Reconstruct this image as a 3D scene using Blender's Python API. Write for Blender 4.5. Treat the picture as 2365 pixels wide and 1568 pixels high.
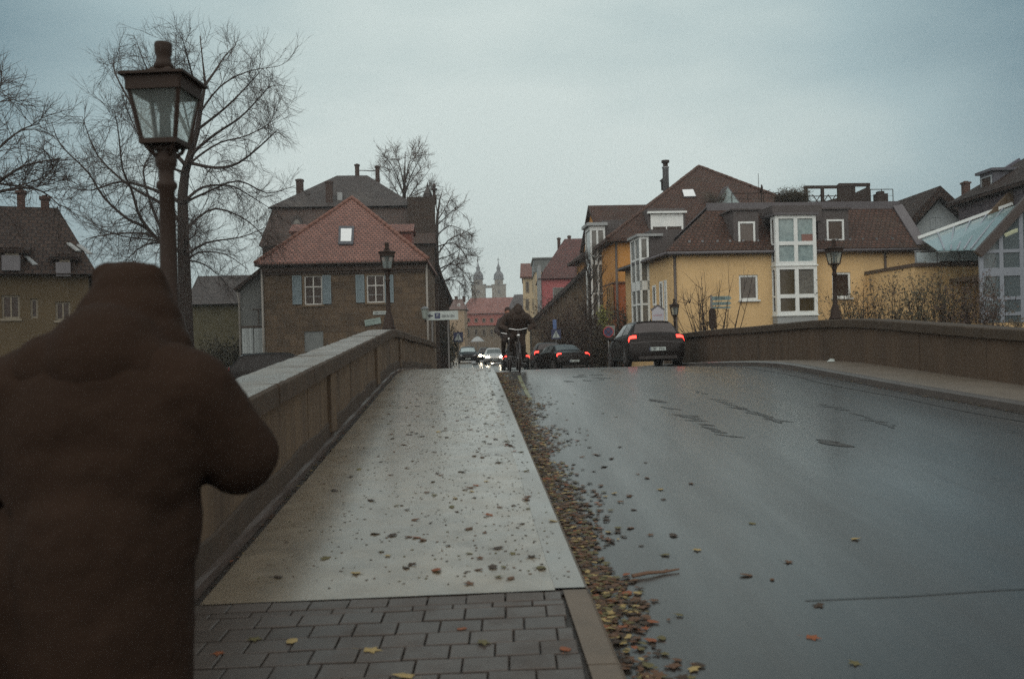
import bpy, math, random
from mathutils import Vector, Matrix
R = math.radians
rnd = random.Random(11)
sc = bpy.context.scene
for o in list(bpy.data.objects): bpy.data.objects.remove(o)
COL = sc.collection

# ------------------------------------------------------------ camera, sky, sun, exposure
EYE = 1.6
FPX, CX, CY, ROLL = 2102.2, 1182.5, 784.0, R(1.45)     # measured on the photograph at 2365 x 1568
cd = bpy.data.cameras.new('camera'); cam = bpy.data.objects.new('camera', cd); COL.objects.link(cam)
cd.sensor_width = 36; cd.lens = 32; cd.clip_start = .05; cd.clip_end = 3000
cd.dof.use_dof = True; cd.dof.focus_distance = 26; cd.dof.aperture_fstop = 2.8
rx, up = Vector((math.cos(ROLL), 0, -math.sin(ROLL))), Vector((math.sin(ROLL), 0, math.cos(ROLL)))
mw = Matrix.Identity(4)
for i in range(3):
    mw[i][0] = rx[i]; mw[i][1] = up[i]; mw[i][2] = (0, -1, 0)[i]
mw[2][3] = EYE
cam.matrix_world = mw
sc.camera = cam

w = bpy.data.worlds.new('World'); sc.world = w; w.use_nodes = True
nt = w.node_tree; N = nt.nodes; Lk = nt.links; N.clear()
out = N.new('ShaderNodeOutputWorld'); addn = N.new('ShaderNodeMixShader'); addn.inputs[0].default_value = .93
b1 = N.new('ShaderNodeBackground'); b2 = N.new('ShaderNodeBackground')
sky = N.new('ShaderNodeTexSky'); sky.sky_type = 'NISHITA'; sky.sun_disc = False
sky.sun_elevation = R(38); sky.sun_rotation = R(199)
Lk.new(sky.outputs[0], b1.inputs[0]); b1.inputs[1].default_value = .06
tc = N.new('ShaderNodeTexCoord')
dot = N.new('ShaderNodeVectorMath'); dot.operation = 'DOT_PRODUCT'
Lk.new(tc.outputs['Generated'], dot.inputs[0])
dot.inputs[1].default_value = Vector((.0, .985, .17)).normalized()
mr = N.new('ShaderNodeMapRange'); mr.inputs[1].default_value = -1; mr.inputs[2].default_value = 1
nz = N.new('ShaderNodeTexNoise'); nz.inputs['Scale'].default_value = 2.6; nz.inputs['Detail'].default_value = 5; nz.inputs['Roughness'].default_value = .5
mp = N.new('ShaderNodeMapping'); mp.inputs['Scale'].default_value = (1, 1, 2.8); mp.inputs['Location'].default_value = (3.1, .4, .2)
Lk.new(tc.outputs['Generated'], mp.inputs[0]); Lk.new(mp.outputs[0], nz.inputs['Vector'])
ns = N.new('ShaderNodeMath'); ns.operation = 'MULTIPLY_ADD'; ns.inputs[1].default_value = .13; ns.inputs[2].default_value = -.06
Lk.new(nz.outputs['Fac'], ns.inputs[0])
ad = N.new('ShaderNodeMath'); ad.operation = 'ADD'
Lk.new(dot.outputs['Value'], ad.inputs[0]); Lk.new(ns.outputs[0], ad.inputs[1])
Lk.new(ad.outputs[0], mr.inputs[0])
cr = N.new('ShaderNodeValToRGB'); el = cr.color_ramp.elements
def stop(c, col):
    e = el.new((c + 1) / 2); e.color = (*col, 1)
el[0].position = 0; el[0].color = (1.55, 1.47, 1.36, 1)
el[1].position = 1; el[1].color = (.80, .91, .88, 1)
stop(.30, (1.40, 1.36, 1.28)); stop(.62, (.42, .48, .49)); stop(.80, (.14, .245, .295)); stop(.865, (.21, .335, .39)); stop(.93, (.45, .60, .63)); stop(.975, (.68, .805, .79))
Lk.new(mr.outputs[0], cr.inputs[0]); Lk.new(cr.outputs[0], b2.inputs[0]); b2.inputs[1].default_value = 1.0
Lk.new(b1.outputs[0], addn.inputs[1]); Lk.new(b2.outputs[0], addn.inputs[2]); Lk.new(addn.outputs[0], out.inputs[0])

ld = bpy.data.lights.new('sun', 'SUN'); ld.energy = .8; ld.angle = R(60); ld.color = (1, .96, .9)
sun = bpy.data.objects.new('sun', ld); COL.objects.link(sun)
sun.rotation_euler = Vector((.25, .74, -.62)).to_track_quat('-Z', 'Y').to_euler()
sun.location = (0, -5, 60)
sc.view_settings.view_transform = 'Standard'; sc.view_settings.look = 'None'
sc.view_settings.exposure = -.2; sc.view_settings.gamma = 1
try:
    sc.cycles.use_denoising = False; sc.cycles.sample_clamp_indirect = 3
    sc.cycles.max_bounces = 6; sc.cycles.diffuse_bounces = 3; sc.cycles.glossy_bounces = 3
    sc.cycles.transparent_max_bounces = 12; sc.cycles.caustics_reflective = False; sc.cycles.caustics_refractive = False
except Exception: pass

# ------------------------------------------------------------ helpers
def un(px, py):
    dx, dy = px - CX, CY - py
    return (dx*math.cos(ROLL) + dy*math.sin(ROLL))/FPX, (-dx*math.sin(ROLL) + dy*math.cos(ROLL))/FPX
def P(px, py, Y):
    u, v = un(px, py); return Vector((u*Y, Y, EYE + v*Y))
def sm(x, a, b):
    t = min(1, max(0, (x-a)/(b-a))); return t*t*(3-2*t)
def lerp(tab, x):
    if x <= tab[0][0]: return tab[0][1]
    for (a, va), (b, vb) in zip(tab, tab[1:]):
        if x <= b: return va + (vb-va)*(x-a)/(b-a)
    return tab[-1][1]
class Fr:
    """a house's own frame: x along the front, y away from us, z up"""
    def __init__(s, O, deg):
        s.O = Vector(O); s.a = R(deg); s.u = Vector((math.cos(s.a), math.sin(s.a), 0)); s.n = Vector((-math.sin(s.a), math.cos(s.a), 0))
    def at(s, px, py, d=0):
        u, v = un(px, py); e = Vector((0, 0, EYE)); r = Vector((u, 1, v))
        t = (d - (e - s.O).dot(s.n)) / r.dot(s.n); p = e + r*t - s.O
        return p.dot(s.u), p.z
    def rect(s, a, b, c, d, dep=0):
        x0, z1 = s.at(a, (b+d)/2, dep)[0], s.at((a+c)/2, b, dep)[1]
        x1, z0 = s.at(c, (b+d)/2, dep)[0], s.at((a+c)/2, d, dep)[1]
        return x0, x1, z0, z1
def tag(o, label=None, cat=None, group=None, kind=None):
    for k, v in (('label', label), ('category', cat), ('group', group), ('kind', kind)):
        if v: o[k] = v
    return o
def thing(name, label, cat, loc=(0, 0, 0), rz=0, group=None):
    o = bpy.data.objects.new(name, None); COL.objects.link(o); o.location = loc; o.rotation_euler = (0, 0, rz)
    o.empty_display_size = .2
    return tag(o, label, cat, group)

class MB:
    def __init__(s): s.v = []; s.f = []; s.mi = []; s.cur = 0
    def add(s, vs, fs):
        n = len(s.v); s.v += [tuple(v) for v in vs]; s.f += [[i+n for i in f] for f in fs]; s.mi += [s.cur]*len(fs); return s
    def box(s, x0, x1, y0, y1, z0, z1):
        v = [(x, y, z) for x in (x0, x1) for y in (y0, y1) for z in (z0, z1)]
        return s.add(v, [(0, 1, 3, 2), (4, 6, 7, 5), (0, 4, 5, 1), (2, 3, 7, 6), (0, 2, 6, 4), (1, 5, 7, 3)])
    def bar(s, a, b, wd, h=None):
        a, b = Vector(a), Vector(b); h = h or wd; d = (b-a).normalized()
        t = d.cross(Vector((0, 0, 1)) if abs(d.z) < .98 else Vector((0, 1, 0))).normalized(); q = t.cross(d)
        v = []
        for p in (a, b):
            for i, j in ((-1, -1), (1, -1), (1, 1), (-1, 1)): v.append(p + t*wd/2*i + q*h/2*j)
        return s.add(v, [(3, 2, 1, 0), (4, 5, 6, 7), (0, 1, 5, 4), (1, 2, 6, 5), (2, 3, 7, 6), (3, 0, 4, 7)])
    def tube(s, pts, rad, n=8, cap=True):
        pts = [Vector(p) for p in pts]
        if not isinstance(rad, (list, tuple)): rad = [rad]*len(pts)
        vs = []; t0 = None
        for i, p in enumerate(pts):
            d = (pts[min(i+1, len(pts)-1)] - pts[max(i-1, 0)])
            d = d.normalized() if d.length > 1e-9 else Vector((0, 0, 1))
            if t0 is None: t0 = d.cross(Vector((.31, .77, .55))).normalized()
            t = (t0 - d*t0.dot(d))
            t = t.normalized() if t.length > 1e-6 else d.orthogonal().normalized()
            t0 = t; q = d.cross(t)
            for k in range(n):
                a = 2*math.pi*k/n; vs.append(p + (t*math.cos(a) + q*math.sin(a))*rad[i])
        fs = [(i*n+k, i*n+(k+1) % n, (i+1)*n+(k+1) % n, (i+1)*n+k) for i in range(len(pts)-1) for k in range(n)]
        if cap: fs += [tuple(range(n))[::-1], tuple((len(pts)-1)*n+k for k in range(n))]
        return s.add(vs, fs)
    def lathe(s, prof, c=(0, 0, 0), n=16, ax='z', rot=0):
        vs = []
        for r, z in prof:
            for k in range(n):
                a = 2*math.pi*k/n + rot; x, y = r*math.cos(a), r*math.sin(a)
                p = (x, y, z) if ax == 'z' else (z, x, y) if ax == 'x' else (y, z, x)
                vs.append((p[0]+c[0], p[1]+c[1], p[2]+c[2]))
        fs = [(i*n+k, i*n+(k+1) % n, (i+1)*n+(k+1) % n, (i+1)*n+k) for i in range(len(prof)-1) for k in range(n)]
        fs += [tuple(range(n))[::-1], tuple((len(prof)-1)*n+k for k in range(n))]
        return s.add(vs, fs)
    def sphere(s, c, r, n=12):
        if not isinstance(r, (list, tuple)): r = (r, r, r)
        m = n//2 + 1; vs = []
        for i in range(1, m):
            t = math.pi*i/m
            for k in range(n):
                a = 2*math.pi*k/n; vs.append((c[0]+r[0]*math.sin(t)*math.cos(a), c[1]+r[1]*math.sin(t)*math.sin(a), c[2]+r[2]*math.cos(t)))
        fs = [(i*n+k, (i+1)*n+k, (i+1)*n+(k+1) % n, i*n+(k+1) % n) for i in range(m-2) for k in range(n)]
        nv = len(vs); vs += [(c[0], c[1], c[2]+r[2]), (c[0], c[1], c[2]-r[2])]
        fs += [(nv, k, (k+1) % n) for k in range(n)] + [(nv+1, (m-2)*n+(k+1) % n, (m-2)*n+k) for k in range(n)]
        return s.add(vs, fs)
    def cap(s, a, b, r0, r1, n=10):
        s.tube([a, b], [r0, r1], n); s.sphere(a, r0, n); s.sphere(b, r1, n); return s
    def prism(s, poly, y0, y1, ax='y'):
        n = len(poly)
        def q(p, y): return (p[0], y, p[1]) if ax == 'y' else (y, p[0], p[1]) if ax == 'x' else (p[0], p[1], y)
        v = [q(p, y0) for p in poly] + [q(p, y1) for p in poly]
        f = [tuple(range(n)), tuple(range(2*n-1, n-1, -1))] + [(i, n+i, n+(i+1) % n, (i+1) % n) for i in range(n)]
        return s.add(v, f)
    def slab(s, pts, t=.12):
        pts = [Vector(p) for p in pts]; nrm = (pts[1]-pts[0]).cross(pts[2]-pts[0]).normalized()
        if nrm.z < 0: nrm = -nrm
        n = len(pts); v = pts + [p - nrm*t for p in pts]
        f = [tuple(range(n)), tuple(range(2*n-1, n-1, -1))] + [(i, n+i, n+(i+1) % n, (i+1) % n) for i in range(n)]
        return s.add(v, f)
    def poly(s, pts): return s.add(pts, [tuple(range(len(pts)))])
    def hip(s, x0, x1, y0, y1, z, zr, fa, fb, t=.16):
        """hip or gable roof, ridge along y; fa/fb = how far the ridge stops short of front and back"""
        xm = (x0+x1)/2
        v = [(x0, y0, z), (x1, y0, z), (x1, y1, z), (x0, y1, z), (x0, y0, z+t), (x1, y0, z+t), (x1, y1, z+t), (x0, y1, z+t), (xm, y0+fa, zr), (xm, y1-fb, zr)]
        return s.add(v, [(3, 2, 1, 0), (0, 1, 5, 4), (1, 2, 6, 5), (2, 3, 7, 6), (3, 0, 4, 7), (4, 5, 8), (5, 6, 9, 8), (6, 7, 9), (7, 4, 8, 9)])
    def wall(s, x0, x1, z0, z1, holes, y=0, dep=.14):
        """front wall sheet with real openings and reveals"""
        xs = sorted({x0, x1, *[h[0] for h in holes], *[h[1] for h in holes]}); zs_ = sorted({z0, z1, *[h[2] for h in holes], *[h[3] for h in holes]})
        xs = [x for x in xs if x0 <= x <= x1]; zs_ = [z for z in zs_ if z0 <= z <= z1]
        for a, b in zip(xs, xs[1:]):
            for c, d in zip(zs_, zs_[1:]):
                mx, mz = (a+b)/2, (c+d)/2
                if any(h[0] < mx < h[1] and h[2] < mz < h[3] for h in holes): continue
                s.poly([(a, y, c), (b, y, c), (b, y, d), (a, y, d)])
        for a, b, c, d in holes:
            s.poly([(a, y, c), (a, y, d), (a, y+dep, d), (a, y+dep, c)]); s.poly([(b, y, d), (b, y, c), (b, y+dep, c), (b, y+dep, d)])
            s.poly([(a, y, d), (b, y, d), (b, y+dep, d), (a, y+dep, d)]); s.poly([(b, y, c), (a, y, c), (a, y+dep, c), (b, y+dep, c)])
        return s
    def build(s, name, m, parent=None, smooth=False, off=None):
        me = bpy.data.meshes.new(name)
        vs = s.v if off is None else [(v[0]-off[0], v[1]-off[1], v[2]-off[2]) for v in s.v]
        me.from_pydata(vs, [], s.f); me.update()
        for x in (m if isinstance(m, (list, tuple)) else [m]): me.materials.append(x)
        if any(s.mi): me.polygons.foreach_set('material_index', s.mi)
        uv = me.uv_layers.new(name='uv').data
        for p in me.polygons:
            n = p.normal; t = Vector((0, 0, 1)).cross(n)
            t = t.normalized() if t.length > .05 else Vector((1, 0, 0))
            b = n.cross(t)
            for li in p.loop_indices:
                co = me.vertices[me.loops[li].vertex_index].co; uv[li].uv = (co.dot(t), co.dot(b))
        if smooth: me.polygons.foreach_set('use_smooth', [True]*len(me.polygons))
        o = bpy.data.objects.new(name, me); COL.objects.link(o)
        if parent: o.parent = parent
        return o
def struct(name, mb, m, smooth=False):
    return tag(mb.build(name, m, smooth=smooth), kind='structure')
def bake(o):
    dg = bpy.context.evaluated_depsgraph_get(); me = bpy.data.meshes.new_from_object(o.evaluated_get(dg))
    o.modifiers.clear(); o.data = me
def blob(name, mb, m, parent, vox, it=6, crease=0):
    """one continuous skin around the shapes gathered in mb"""
    o = mb.build(name, m, parent)
    md = o.modifiers.new('r', 'REMESH'); md.mode = 'VOXEL'; md.voxel_size = vox; md.use_smooth_shade = True
    s2 = o.modifiers.new('s', 'SMOOTH'); s2.iterations = it; s2.factor = .5
    if crease:                                     # folds in the cloth
        for sz, st in ((.16, crease), (.07, crease*.45)):
            tx = bpy.data.textures.new('folds', 'CLOUDS'); tx.noise_scale = sz; tx.noise_depth = 2; dm = o.modifiers.new('d', 'DISPLACE'); dm.texture = tx; dm.strength = st; dm.mid_level = .5; dm.texture_coords = 'LOCAL'
    bake(o); return o
def lettering(parent, name, txt, size, m, loc, rot=(R(90), 0, 0), ext=.004):
    cu = bpy.data.curves.new(name, 'FONT'); cu.body = txt; cu.size = size; cu.align_x = 'CENTER'; cu.align_y = 'CENTER'; cu.extrude = ext
    t = bpy.data.objects.new('tmp', cu); COL.objects.link(t)
    dg = bpy.context.evaluated_depsgraph_get(); me = bpy.data.meshes.new_from_object(t.evaluated_get(dg)); bpy.data.objects.remove(t)
    me.materials.clear(); me.materials.append(m)
    o = bpy.data.objects.new(name, me); COL.objects.link(o); o.location = loc; o.rotation_euler = rot; o.parent = parent
    return o
def copy_tree(o, parent=None):
    c = o.copy(); COL.objects.link(c)
    if parent: c.parent = parent
    for ch in list(o.children): copy_tree(ch, c)
    return c

# ------------------------------------------------------------ materials (albedo given as sRGB 0-255 triples)
def lin(c): return tuple((x/255/12.92 if x/255 <= .04045 else ((x/255+.055)/1.055)**2.4) for x in c)
MATS = {}
def mat(name, c1, c2=None, sc_=2.0, rough=.8, rough2=None, rsc=.8, bump=0, bsc=30, spec=.4, metal=0, brick=None, streak=False, island=0, emis=None, coat=0, rmin=.45, rmax=.6, c3=None, bd=.02, cr=.05):
    if name in MATS: return MATS[name]
    m = bpy.data.materials.new(name); MATS[name] = m; m.use_nodes = True
    nt = m.node_tree; N = nt.nodes; L = nt.links; bs = N['Principled BSDF']
    bs.inputs['Roughness'].default_value = rough; bs.inputs['Metallic'].default_value = metal; bs.inputs['Specular IOR Level'].default_value = spec
    if coat: bs.inputs['Coat Weight'].default_value = coat; bs.inputs['Coat Roughness'].default_value = cr
    c1 = lin(c1); c2 = lin(c2) if c2 else None
    tc = N.new('ShaderNodeTexCoord'); vec = tc.outputs['Object']
    if streak:
        mp = N.new('ShaderNodeMapping'); mp.inputs['Scale'].default_value = (1, .1, 1) if streak == 'y' else (1, 1, .12); L.new(vec, mp.inputs[0]); vec = mp.outputs[0]
    col = None
    def mix(fac, a, b, bt='MIX'):
        x = N.new('ShaderNodeMix'); x.data_type = 'RGBA'; x.blend_type = bt
        for i, v in ((0, fac), (6, a), (7, b)):
            if hasattr(v, 'is_linked') or hasattr(v, 'links'): L.new(v, x.inputs[i])
            else: x.inputs[i].default_value = v if i == 0 else (*v, 1)
        return x.outputs[2]
    def noise(scale, det=4, rg=.6, v=None):
        n = N.new('ShaderNodeTexNoise'); n.inputs['Scale'].default_value = scale; n.inputs['Detail'].default_value = det; n.inputs['Roughness'].default_value = rg
        L.new(v or vec, n.inputs['Vector']); return n.outputs['Fac']
    def ramp(f, a, b):
        r = N.new('ShaderNodeMapRange'); r.inputs[1].default_value = a; r.inputs[2].default_value = b; L.new(f, r.inputs[0]); return r.outputs[0]
    if c2:
        col = mix(ramp(noise(sc_), .32, .68), c1, c2)
        if c3: col = mix(ramp(noise(sc_*.33, 6, .7), .52, .66), col, lin(c3))
        col = mix(.5, col, mix(ramp(noise(sc_*9), .3, .7), tuple(x*.75 for x in c1), tuple(min(1, x*1.2) for x in c2)))
    hgt = None
    if brick:
        bw, bh, mo, mc, off = brick[:5]
        bt = N.new('ShaderNodeTexBrick'); bt.inputs['Scale'].default_value = 1; bt.inputs['Brick Width'].default_value = bw; bt.inputs['Row Height'].default_value = bh
        bt.inputs['Mortar Size'].default_value = mo; bt.inputs['Mortar Smooth'].default_value = .3; bt.offset = off; bt.inputs['Bias'].default_value = 0
        bt.inputs['Color1'].default_value = (1, 1, 1, 1); bt.inputs['Color2'].default_value = (.62, .62, .62, 1); bt.inputs['Mortar'].default_value = (*lin(mc), 1)
        L.new(tc.outputs['UV'], bt.inputs['Vector'])
        base = col if col is not None else c1
        br = mix(1.0, base, bt.outputs['Color'], 'MULTIPLY') if col is not None else mix(1.0, bt.outputs['Color'], c1, 'MULTIPLY')
        col = mix(bt.outputs['Fac'], br, lin(mc)); inv = N.new('ShaderNodeMath'); inv.operation = 'SUBTRACT'; inv.inputs[0].default_value = 1; L.new(bt.outputs['Fac'], inv.inputs[1]); hgt = inv.outputs[0]
    if island:
        g = N.new('ShaderNodeNewGeometry'); hs = N.new('ShaderNodeHueSaturation')
        v = N.new('ShaderNodeMapRange'); v.inputs[3].default_value = 1-island; v.inputs[4].default_value = 1+island
        L.new(g.outputs['Random Per Island'], v.inputs[0]); L.new(v.outputs[0], hs.inputs['Value'])
        if col is not None: L.new(col, hs.inputs['Color'])
        else: hs.inputs['Color'].default_value = (*c1, 1)
        col = hs.outputs[0]
    if col is not None: L.new(col, bs.inputs['Base Color'])
    else: bs.inputs['Base Color'].default_value = (*c1, 1)
    if rough2 is not None:
        r = N.new('ShaderNodeMapRange'); r.inputs[1].default_value = rmin; r.inputs[2].default_value = rmax; r.inputs[3].default_value = rough; r.inputs[4].default_value = rough2
        L.new(noise(rsc, 6, .62), r.inputs[0]); L.new(r.outputs[0], bs.inputs['Roughness'])
    if bump or hgt is not None:
        bp = N.new('ShaderNodeBump'); bp.inputs['Strength'].default_value = max(bump, .01); bp.inputs['Distance'].default_value = bd
        h = noise(bsc, 5)
        if hgt is not None:
            a = N.new('ShaderNodeMath'); a.operation = 'MULTIPLY_ADD'; a.inputs[1].default_value = .3; L.new(h, a.inputs[0]); L.new(hgt, a.inputs[2]); h = a.outputs[0]
            bp.inputs['Strength'].default_value = max(bump, .6)
        L.new(h, bp.inputs['Height']); L.new(bp.outputs[0], bs.inputs['Normal'])
    if emis: bs.inputs['Emission Color'].default_value = (*emis[0], 1); bs.inputs['Emission Strength'].default_value = emis[1]
    return m
def glassy(name, tint, alpha, rough=.1, milky=0):
    if name in MATS: return MATS[name]
    m = bpy.data.materials.new(name); MATS[name] = m; m.use_nodes = True
    N = m.node_tree.nodes; L = m.node_tree.links; bs = N['Principled BSDF']
    bs.inputs['Base Color'].default_value = (*lin(tint), 1); bs.inputs['Roughness'].default_value = rough
    t = N.new('ShaderNodeBsdfTransparent'); t.inputs[0].default_value = (.93, .96, .96, 1); x = N.new('ShaderNodeMixShader'); x.inputs[0].default_value = alpha
    q = bs.outputs[0]
    if milky:
        tl = N.new('ShaderNodeBsdfTranslucent'); tl.inputs[0].default_value = (*lin(tint), 1); y = N.new('ShaderNodeMixShader'); y.inputs[0].default_value = milky; L.new(bs.outputs[0], y.inputs[1]); L.new(tl.outputs[0], y.inputs[2]); q = y.outputs[0]
    L.new(t.outputs[0], x.inputs[1]); L.new(q, x.inputs[2]); L.new(x.outputs[0], N['Material Output'].inputs[0])
    return m

PANE = mat('dark pane', (40, 31, 25), (60, 48, 40), .9, rough=.1, spec=.22)
PANE_PALE = mat('curtained pane', (105, 125, 128), (140, 158, 158), .8, rough=.12, spec=.5)
PANE_GREY = mat('blind pane', (82, 80, 76), (108, 108, 102), 1.2, rough=.12, spec=.5)
WHITE = mat('white paint', (214, 220, 218), (196, 204, 204), 1.5, rough=.5)
WHITE_DULL = mat('dull white paint', (150, 156, 156), (128, 134, 136), 2, rough=.6)
ZINC = mat('zinc sheet', (92, 90, 92), (74, 72, 76), 1.3, rough=.45, rough2=.65)
DARKMETAL = mat('dark iron', (44, 32, 25), (36, 27, 21), 6, rough=.6, spec=.2, bump=.1, bsc=60)
STEEL = mat('galvanised steel', (120, 124, 126), (100, 104, 106), 3, rough=.4, metal=.5)
TILE_RED = mat('red roof tiles', (138, 98, 84), (116, 80, 70), .7, rough=.55, brick=(.2, .17, .022, (52, 32, 28), .5), c3=(98, 70, 60))
TILE_BROWN = mat('brown roof tiles', (86, 58, 45), (64, 46, 38), 1.4, rough=.7, spec=.25, brick=(.22, .2, .03, (42, 32, 27), .5), c3=(66, 58, 44))
TILE_DARK = mat('dark roof tiles', (60, 46, 38), (48, 38, 32), .7, rough=.75, spec=.2, brick=(.25, .25, .03, (30, 24, 22), .5))
SLATE = mat('grey slates', (72, 67, 64), (56, 52, 51), .9, rough=.6, spec=.3, brick=(.25, .18, .015, (40, 38, 38), .5), c3=(98, 94, 88))
STONE = mat('sandstone blocks', (106, 90, 70), (74, 62, 49), 2.6, rough=.85, brick=(.62, .31, .009, (68, 57, 45), .5), bump=.4, bsc=12, c3=(66, 56, 46))
BRICKRED = mat('dark red brick', (92, 62, 50), (70, 50, 42), .8, rough=.8, brick=(.25, .08, .012, (60, 50, 44), .5))

# ------------------------------------------------------------ the bridge: long profile and edges
SL = [(-60, 0), (-15, 0), (-4, .05), (18, .05), (20.2, 0), (22, -.025), (28, -.035), (34, -.047), (44, -.045), (54, -.02), (70, -.006), (110, 0), (500, 0)]
ZT = [0.0]*1201
for _i in range(1, 1201): ZT[_i] = ZT[_i-1] + lerp(SL, -60 + (_i-.5)*.5)*.5
_z0 = ZT[120]
def zs(Y):                                         # height of the footway
    t = min(1199, max(0, (Y+60)/.5)); i = int(t); return ZT[i] + (ZT[i+1]-ZT[i])*(t-i) - _z0
SK = -.052
def xl(Y): return -1.43 + SK*Y                     # left edge of the left footway
def xk(Y): return .645 + SK*Y                      # left kerb
KR = [(-40, 12.5), (0, 8.6), (11.8, 6.7), (14.5, 6.28), (18.1, 5.9), (23, 5.68), (28, 5.55), (36, 4.95), (46, 3.9), (56, 2.35), (63, 1.0), (75, .5), (100, -.8), (200, -6)]
def xr(Y): return lerp(KR, Y)                      # right kerb
WR = [(-40, 14.3), (-10, 10.75), (13.96, 7.83), (20, 7.1), (30.4, 5.95), (34, 5.65)]
def xw(Y): return lerp(WR, Y)                      # face of the right parapet
def zr(Y, X=None):                                 # road surface, slightly cambered
    z = zs(Y) - .12
    if X is not None:
        a, b = xk(Y), xr(Y); t = (X-a)/max(.1, b-a); z += .16*max(0, t*(1-t))
    return z
def frange(a, b, st):
    n = max(1, round((b-a)/st)); return [a + (b-a)*i/n for i in range(n+1)]
YS = frange(-40, 0, 2) + frange(0, 36, .5)[1:] + frange(36, 60, 1)[1:] + frange(60, 200, 5)[1:]
def sheet(ys, fx, nx, fz):
    mb = MB(); v = []
    for Y in ys:
        xs = fx(Y)
        for j in range(nx+1):
            X = xs[0] + (xs[1]-xs[0])*j/nx; v.append((X, Y, fz(Y, X)))
    f = [(i*(nx+1)+j, i*(nx+1)+j+1, (i+1)*(nx+1)+j+1, (i+1)*(nx+1)+j) for i in range(len(ys)-1) for j in range(nx)]
    return mb.add(v, f)
ASPHALT = mat('wet asphalt', (56, 51, 46), (38, 35, 32), 2.0, rough=.22, rough2=.40, rsc=1.4, streak='y', bump=.5, bsc=70, bd=.0026, spec=.5, coat=.28, cr=.2, rmin=.35, rmax=.7, c3=(58, 54, 49))
CONC = mat('wet concrete slabs', (132, 122, 105), (90, 83, 71), 3.2, rough=.22, rough2=.46, rsc=3.5, bump=.5, bsc=50, bd=.0045, spec=.6, coat=.6, cr=.18, c3=(74, 66, 55), rmin=.35, rmax=.7)
KERB = mat('kerb stone', (112, 107, 97), (92, 89, 82), 3, rough=.3, rough2=.45, bump=.4, bsc=60, bd=.002, spec=.5, coat=.7, cr=.2)
GRANITE = mat('granite kerb', (100, 89, 76), (82, 74, 64), 5, rough=.55, bump=.4, bsc=80, bd=.002, island=.12)
PAVER = mat('grey concrete pavers', (78, 72, 67), (64, 59, 55), 7, rough=.4, rough2=.6, rsc=2, bump=.5, bsc=90, bd=.0015, spec=.35, island=.10)
DIRT = mat('dark wet dirt', (52, 42, 34), (40, 34, 28), 8, rough=.5, bump=.3, bsc=40)
WALLST = mat('weathered sandstone', (104, 88, 68), (54, 44, 35), 2.2, rough=.85, bump=.35, bsc=25, streak=True, c3=(58, 50, 42))
COPING = mat('dark coping stone', (74, 62, 50), (52, 44, 36), 3.4, rough=.8, bump=.6, bsc=25, bd=.008, spec=.3, c3=(46, 39, 32)); COPTOP = mat('pale coping top', (118, 115, 107), (86, 82, 75), 4, rough=.32, rough2=.6, rsc=3, bump=.7, bsc=25, bd=.008, spec=.5, coat=.35, cr=.25, c3=(70, 65, 57))  # coping sides darker, top faces paler
struct('road', sheet(YS, lambda Y: (xk(Y)-.02, xr(Y)+.02), 14, lambda Y, X: zr(Y, X)), ASPHALT, True)
YJ = 4.93                                          # the joint across footway and road
def skew(Y, X): return Y + .052*(X - .6)           # rows run square to the street
fy = [y for y in YS if y > YJ+.3]; fy = [YJ] + fy
mbf = MB(); nx = 10; v = []
for Y in fy:
    for j in range(nx+1):
        X = xl(Y) + (xk(Y)-.19-xl(Y))*j/nx; Yq = skew(Y, X) if Y < 8 else Y; v.append((X, Yq, zs(Yq)))
mbf.add(v, [(i*(nx+1)+j, i*(nx+1)+j+1, (i+1)*(nx+1)+j+1, (i+1)*(nx+1)+j) for i in range(len(fy)-1) for j in range(nx)])
struct('footway_slabs', mbf, CONC, True)
# smooth kerb beyond the joint, granite blocks before it
def kerbrun(mb, ya, yb, st, e0, w0, gap=0, drop=.16, top=.0, edge=xk, sgn=1):
    ys = frange(ya, yb, st)
    for a, b in zip(ys, ys[1:]):
        b -= gap; q = []
        for Y in (a, b):
            xe = edge(Y); z = zs(Y)+top
            q += [(xe-sgn*w0, Y, z), (xe-sgn*.025, Y, z+.001), (xe, Y, z-.028), (xe, Y, z-drop)]
        mb.add(q, [(0, 1, 5, 4), (1, 2, 6, 5), (2, 3, 7, 6)] + ([(0, 4, 7, 3)] if False else []) + ([(4, 5, 6, 7), (3, 2, 1, 0)] if gap else []))
    return mb
struct('kerb', kerbrun(kerbrun(MB(), YJ+.012, 40, .7, 0, .19), 40, 190, 6, 0, .19), KERB)
struct('granite_kerb', kerbrun(MB(), -11.07, YJ-.01, 1.0, 0, .15, gap=.012), GRANITE)
mbd = MB()
for ya, yb in ((YJ-.05, YJ+.02),):
    mbd.poly([(xl(ya), skew(ya, xl(ya)), zs(ya)-.012), (xk(ya), skew(ya, xk(ya)), zs(ya)-.012), (xk(yb), skew(yb, xk(yb)), zs(yb)-.01), (xl(yb), skew(yb, xl(yb)), zs(yb)-.01)])
struct('bedding', mbd, DIRT)
struct('paver_bed', sheet([y for y in frange(-12, YJ-.03, .5)], lambda Y: (xl(Y)-.1, xk(Y)-.02), 2, lambda Y, X: zs(Y)-.022), DIRT)
mbp = MB(); row = 0; Yc = YJ-.03
hs_ = [.135, .075] + [.158]*90
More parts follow.
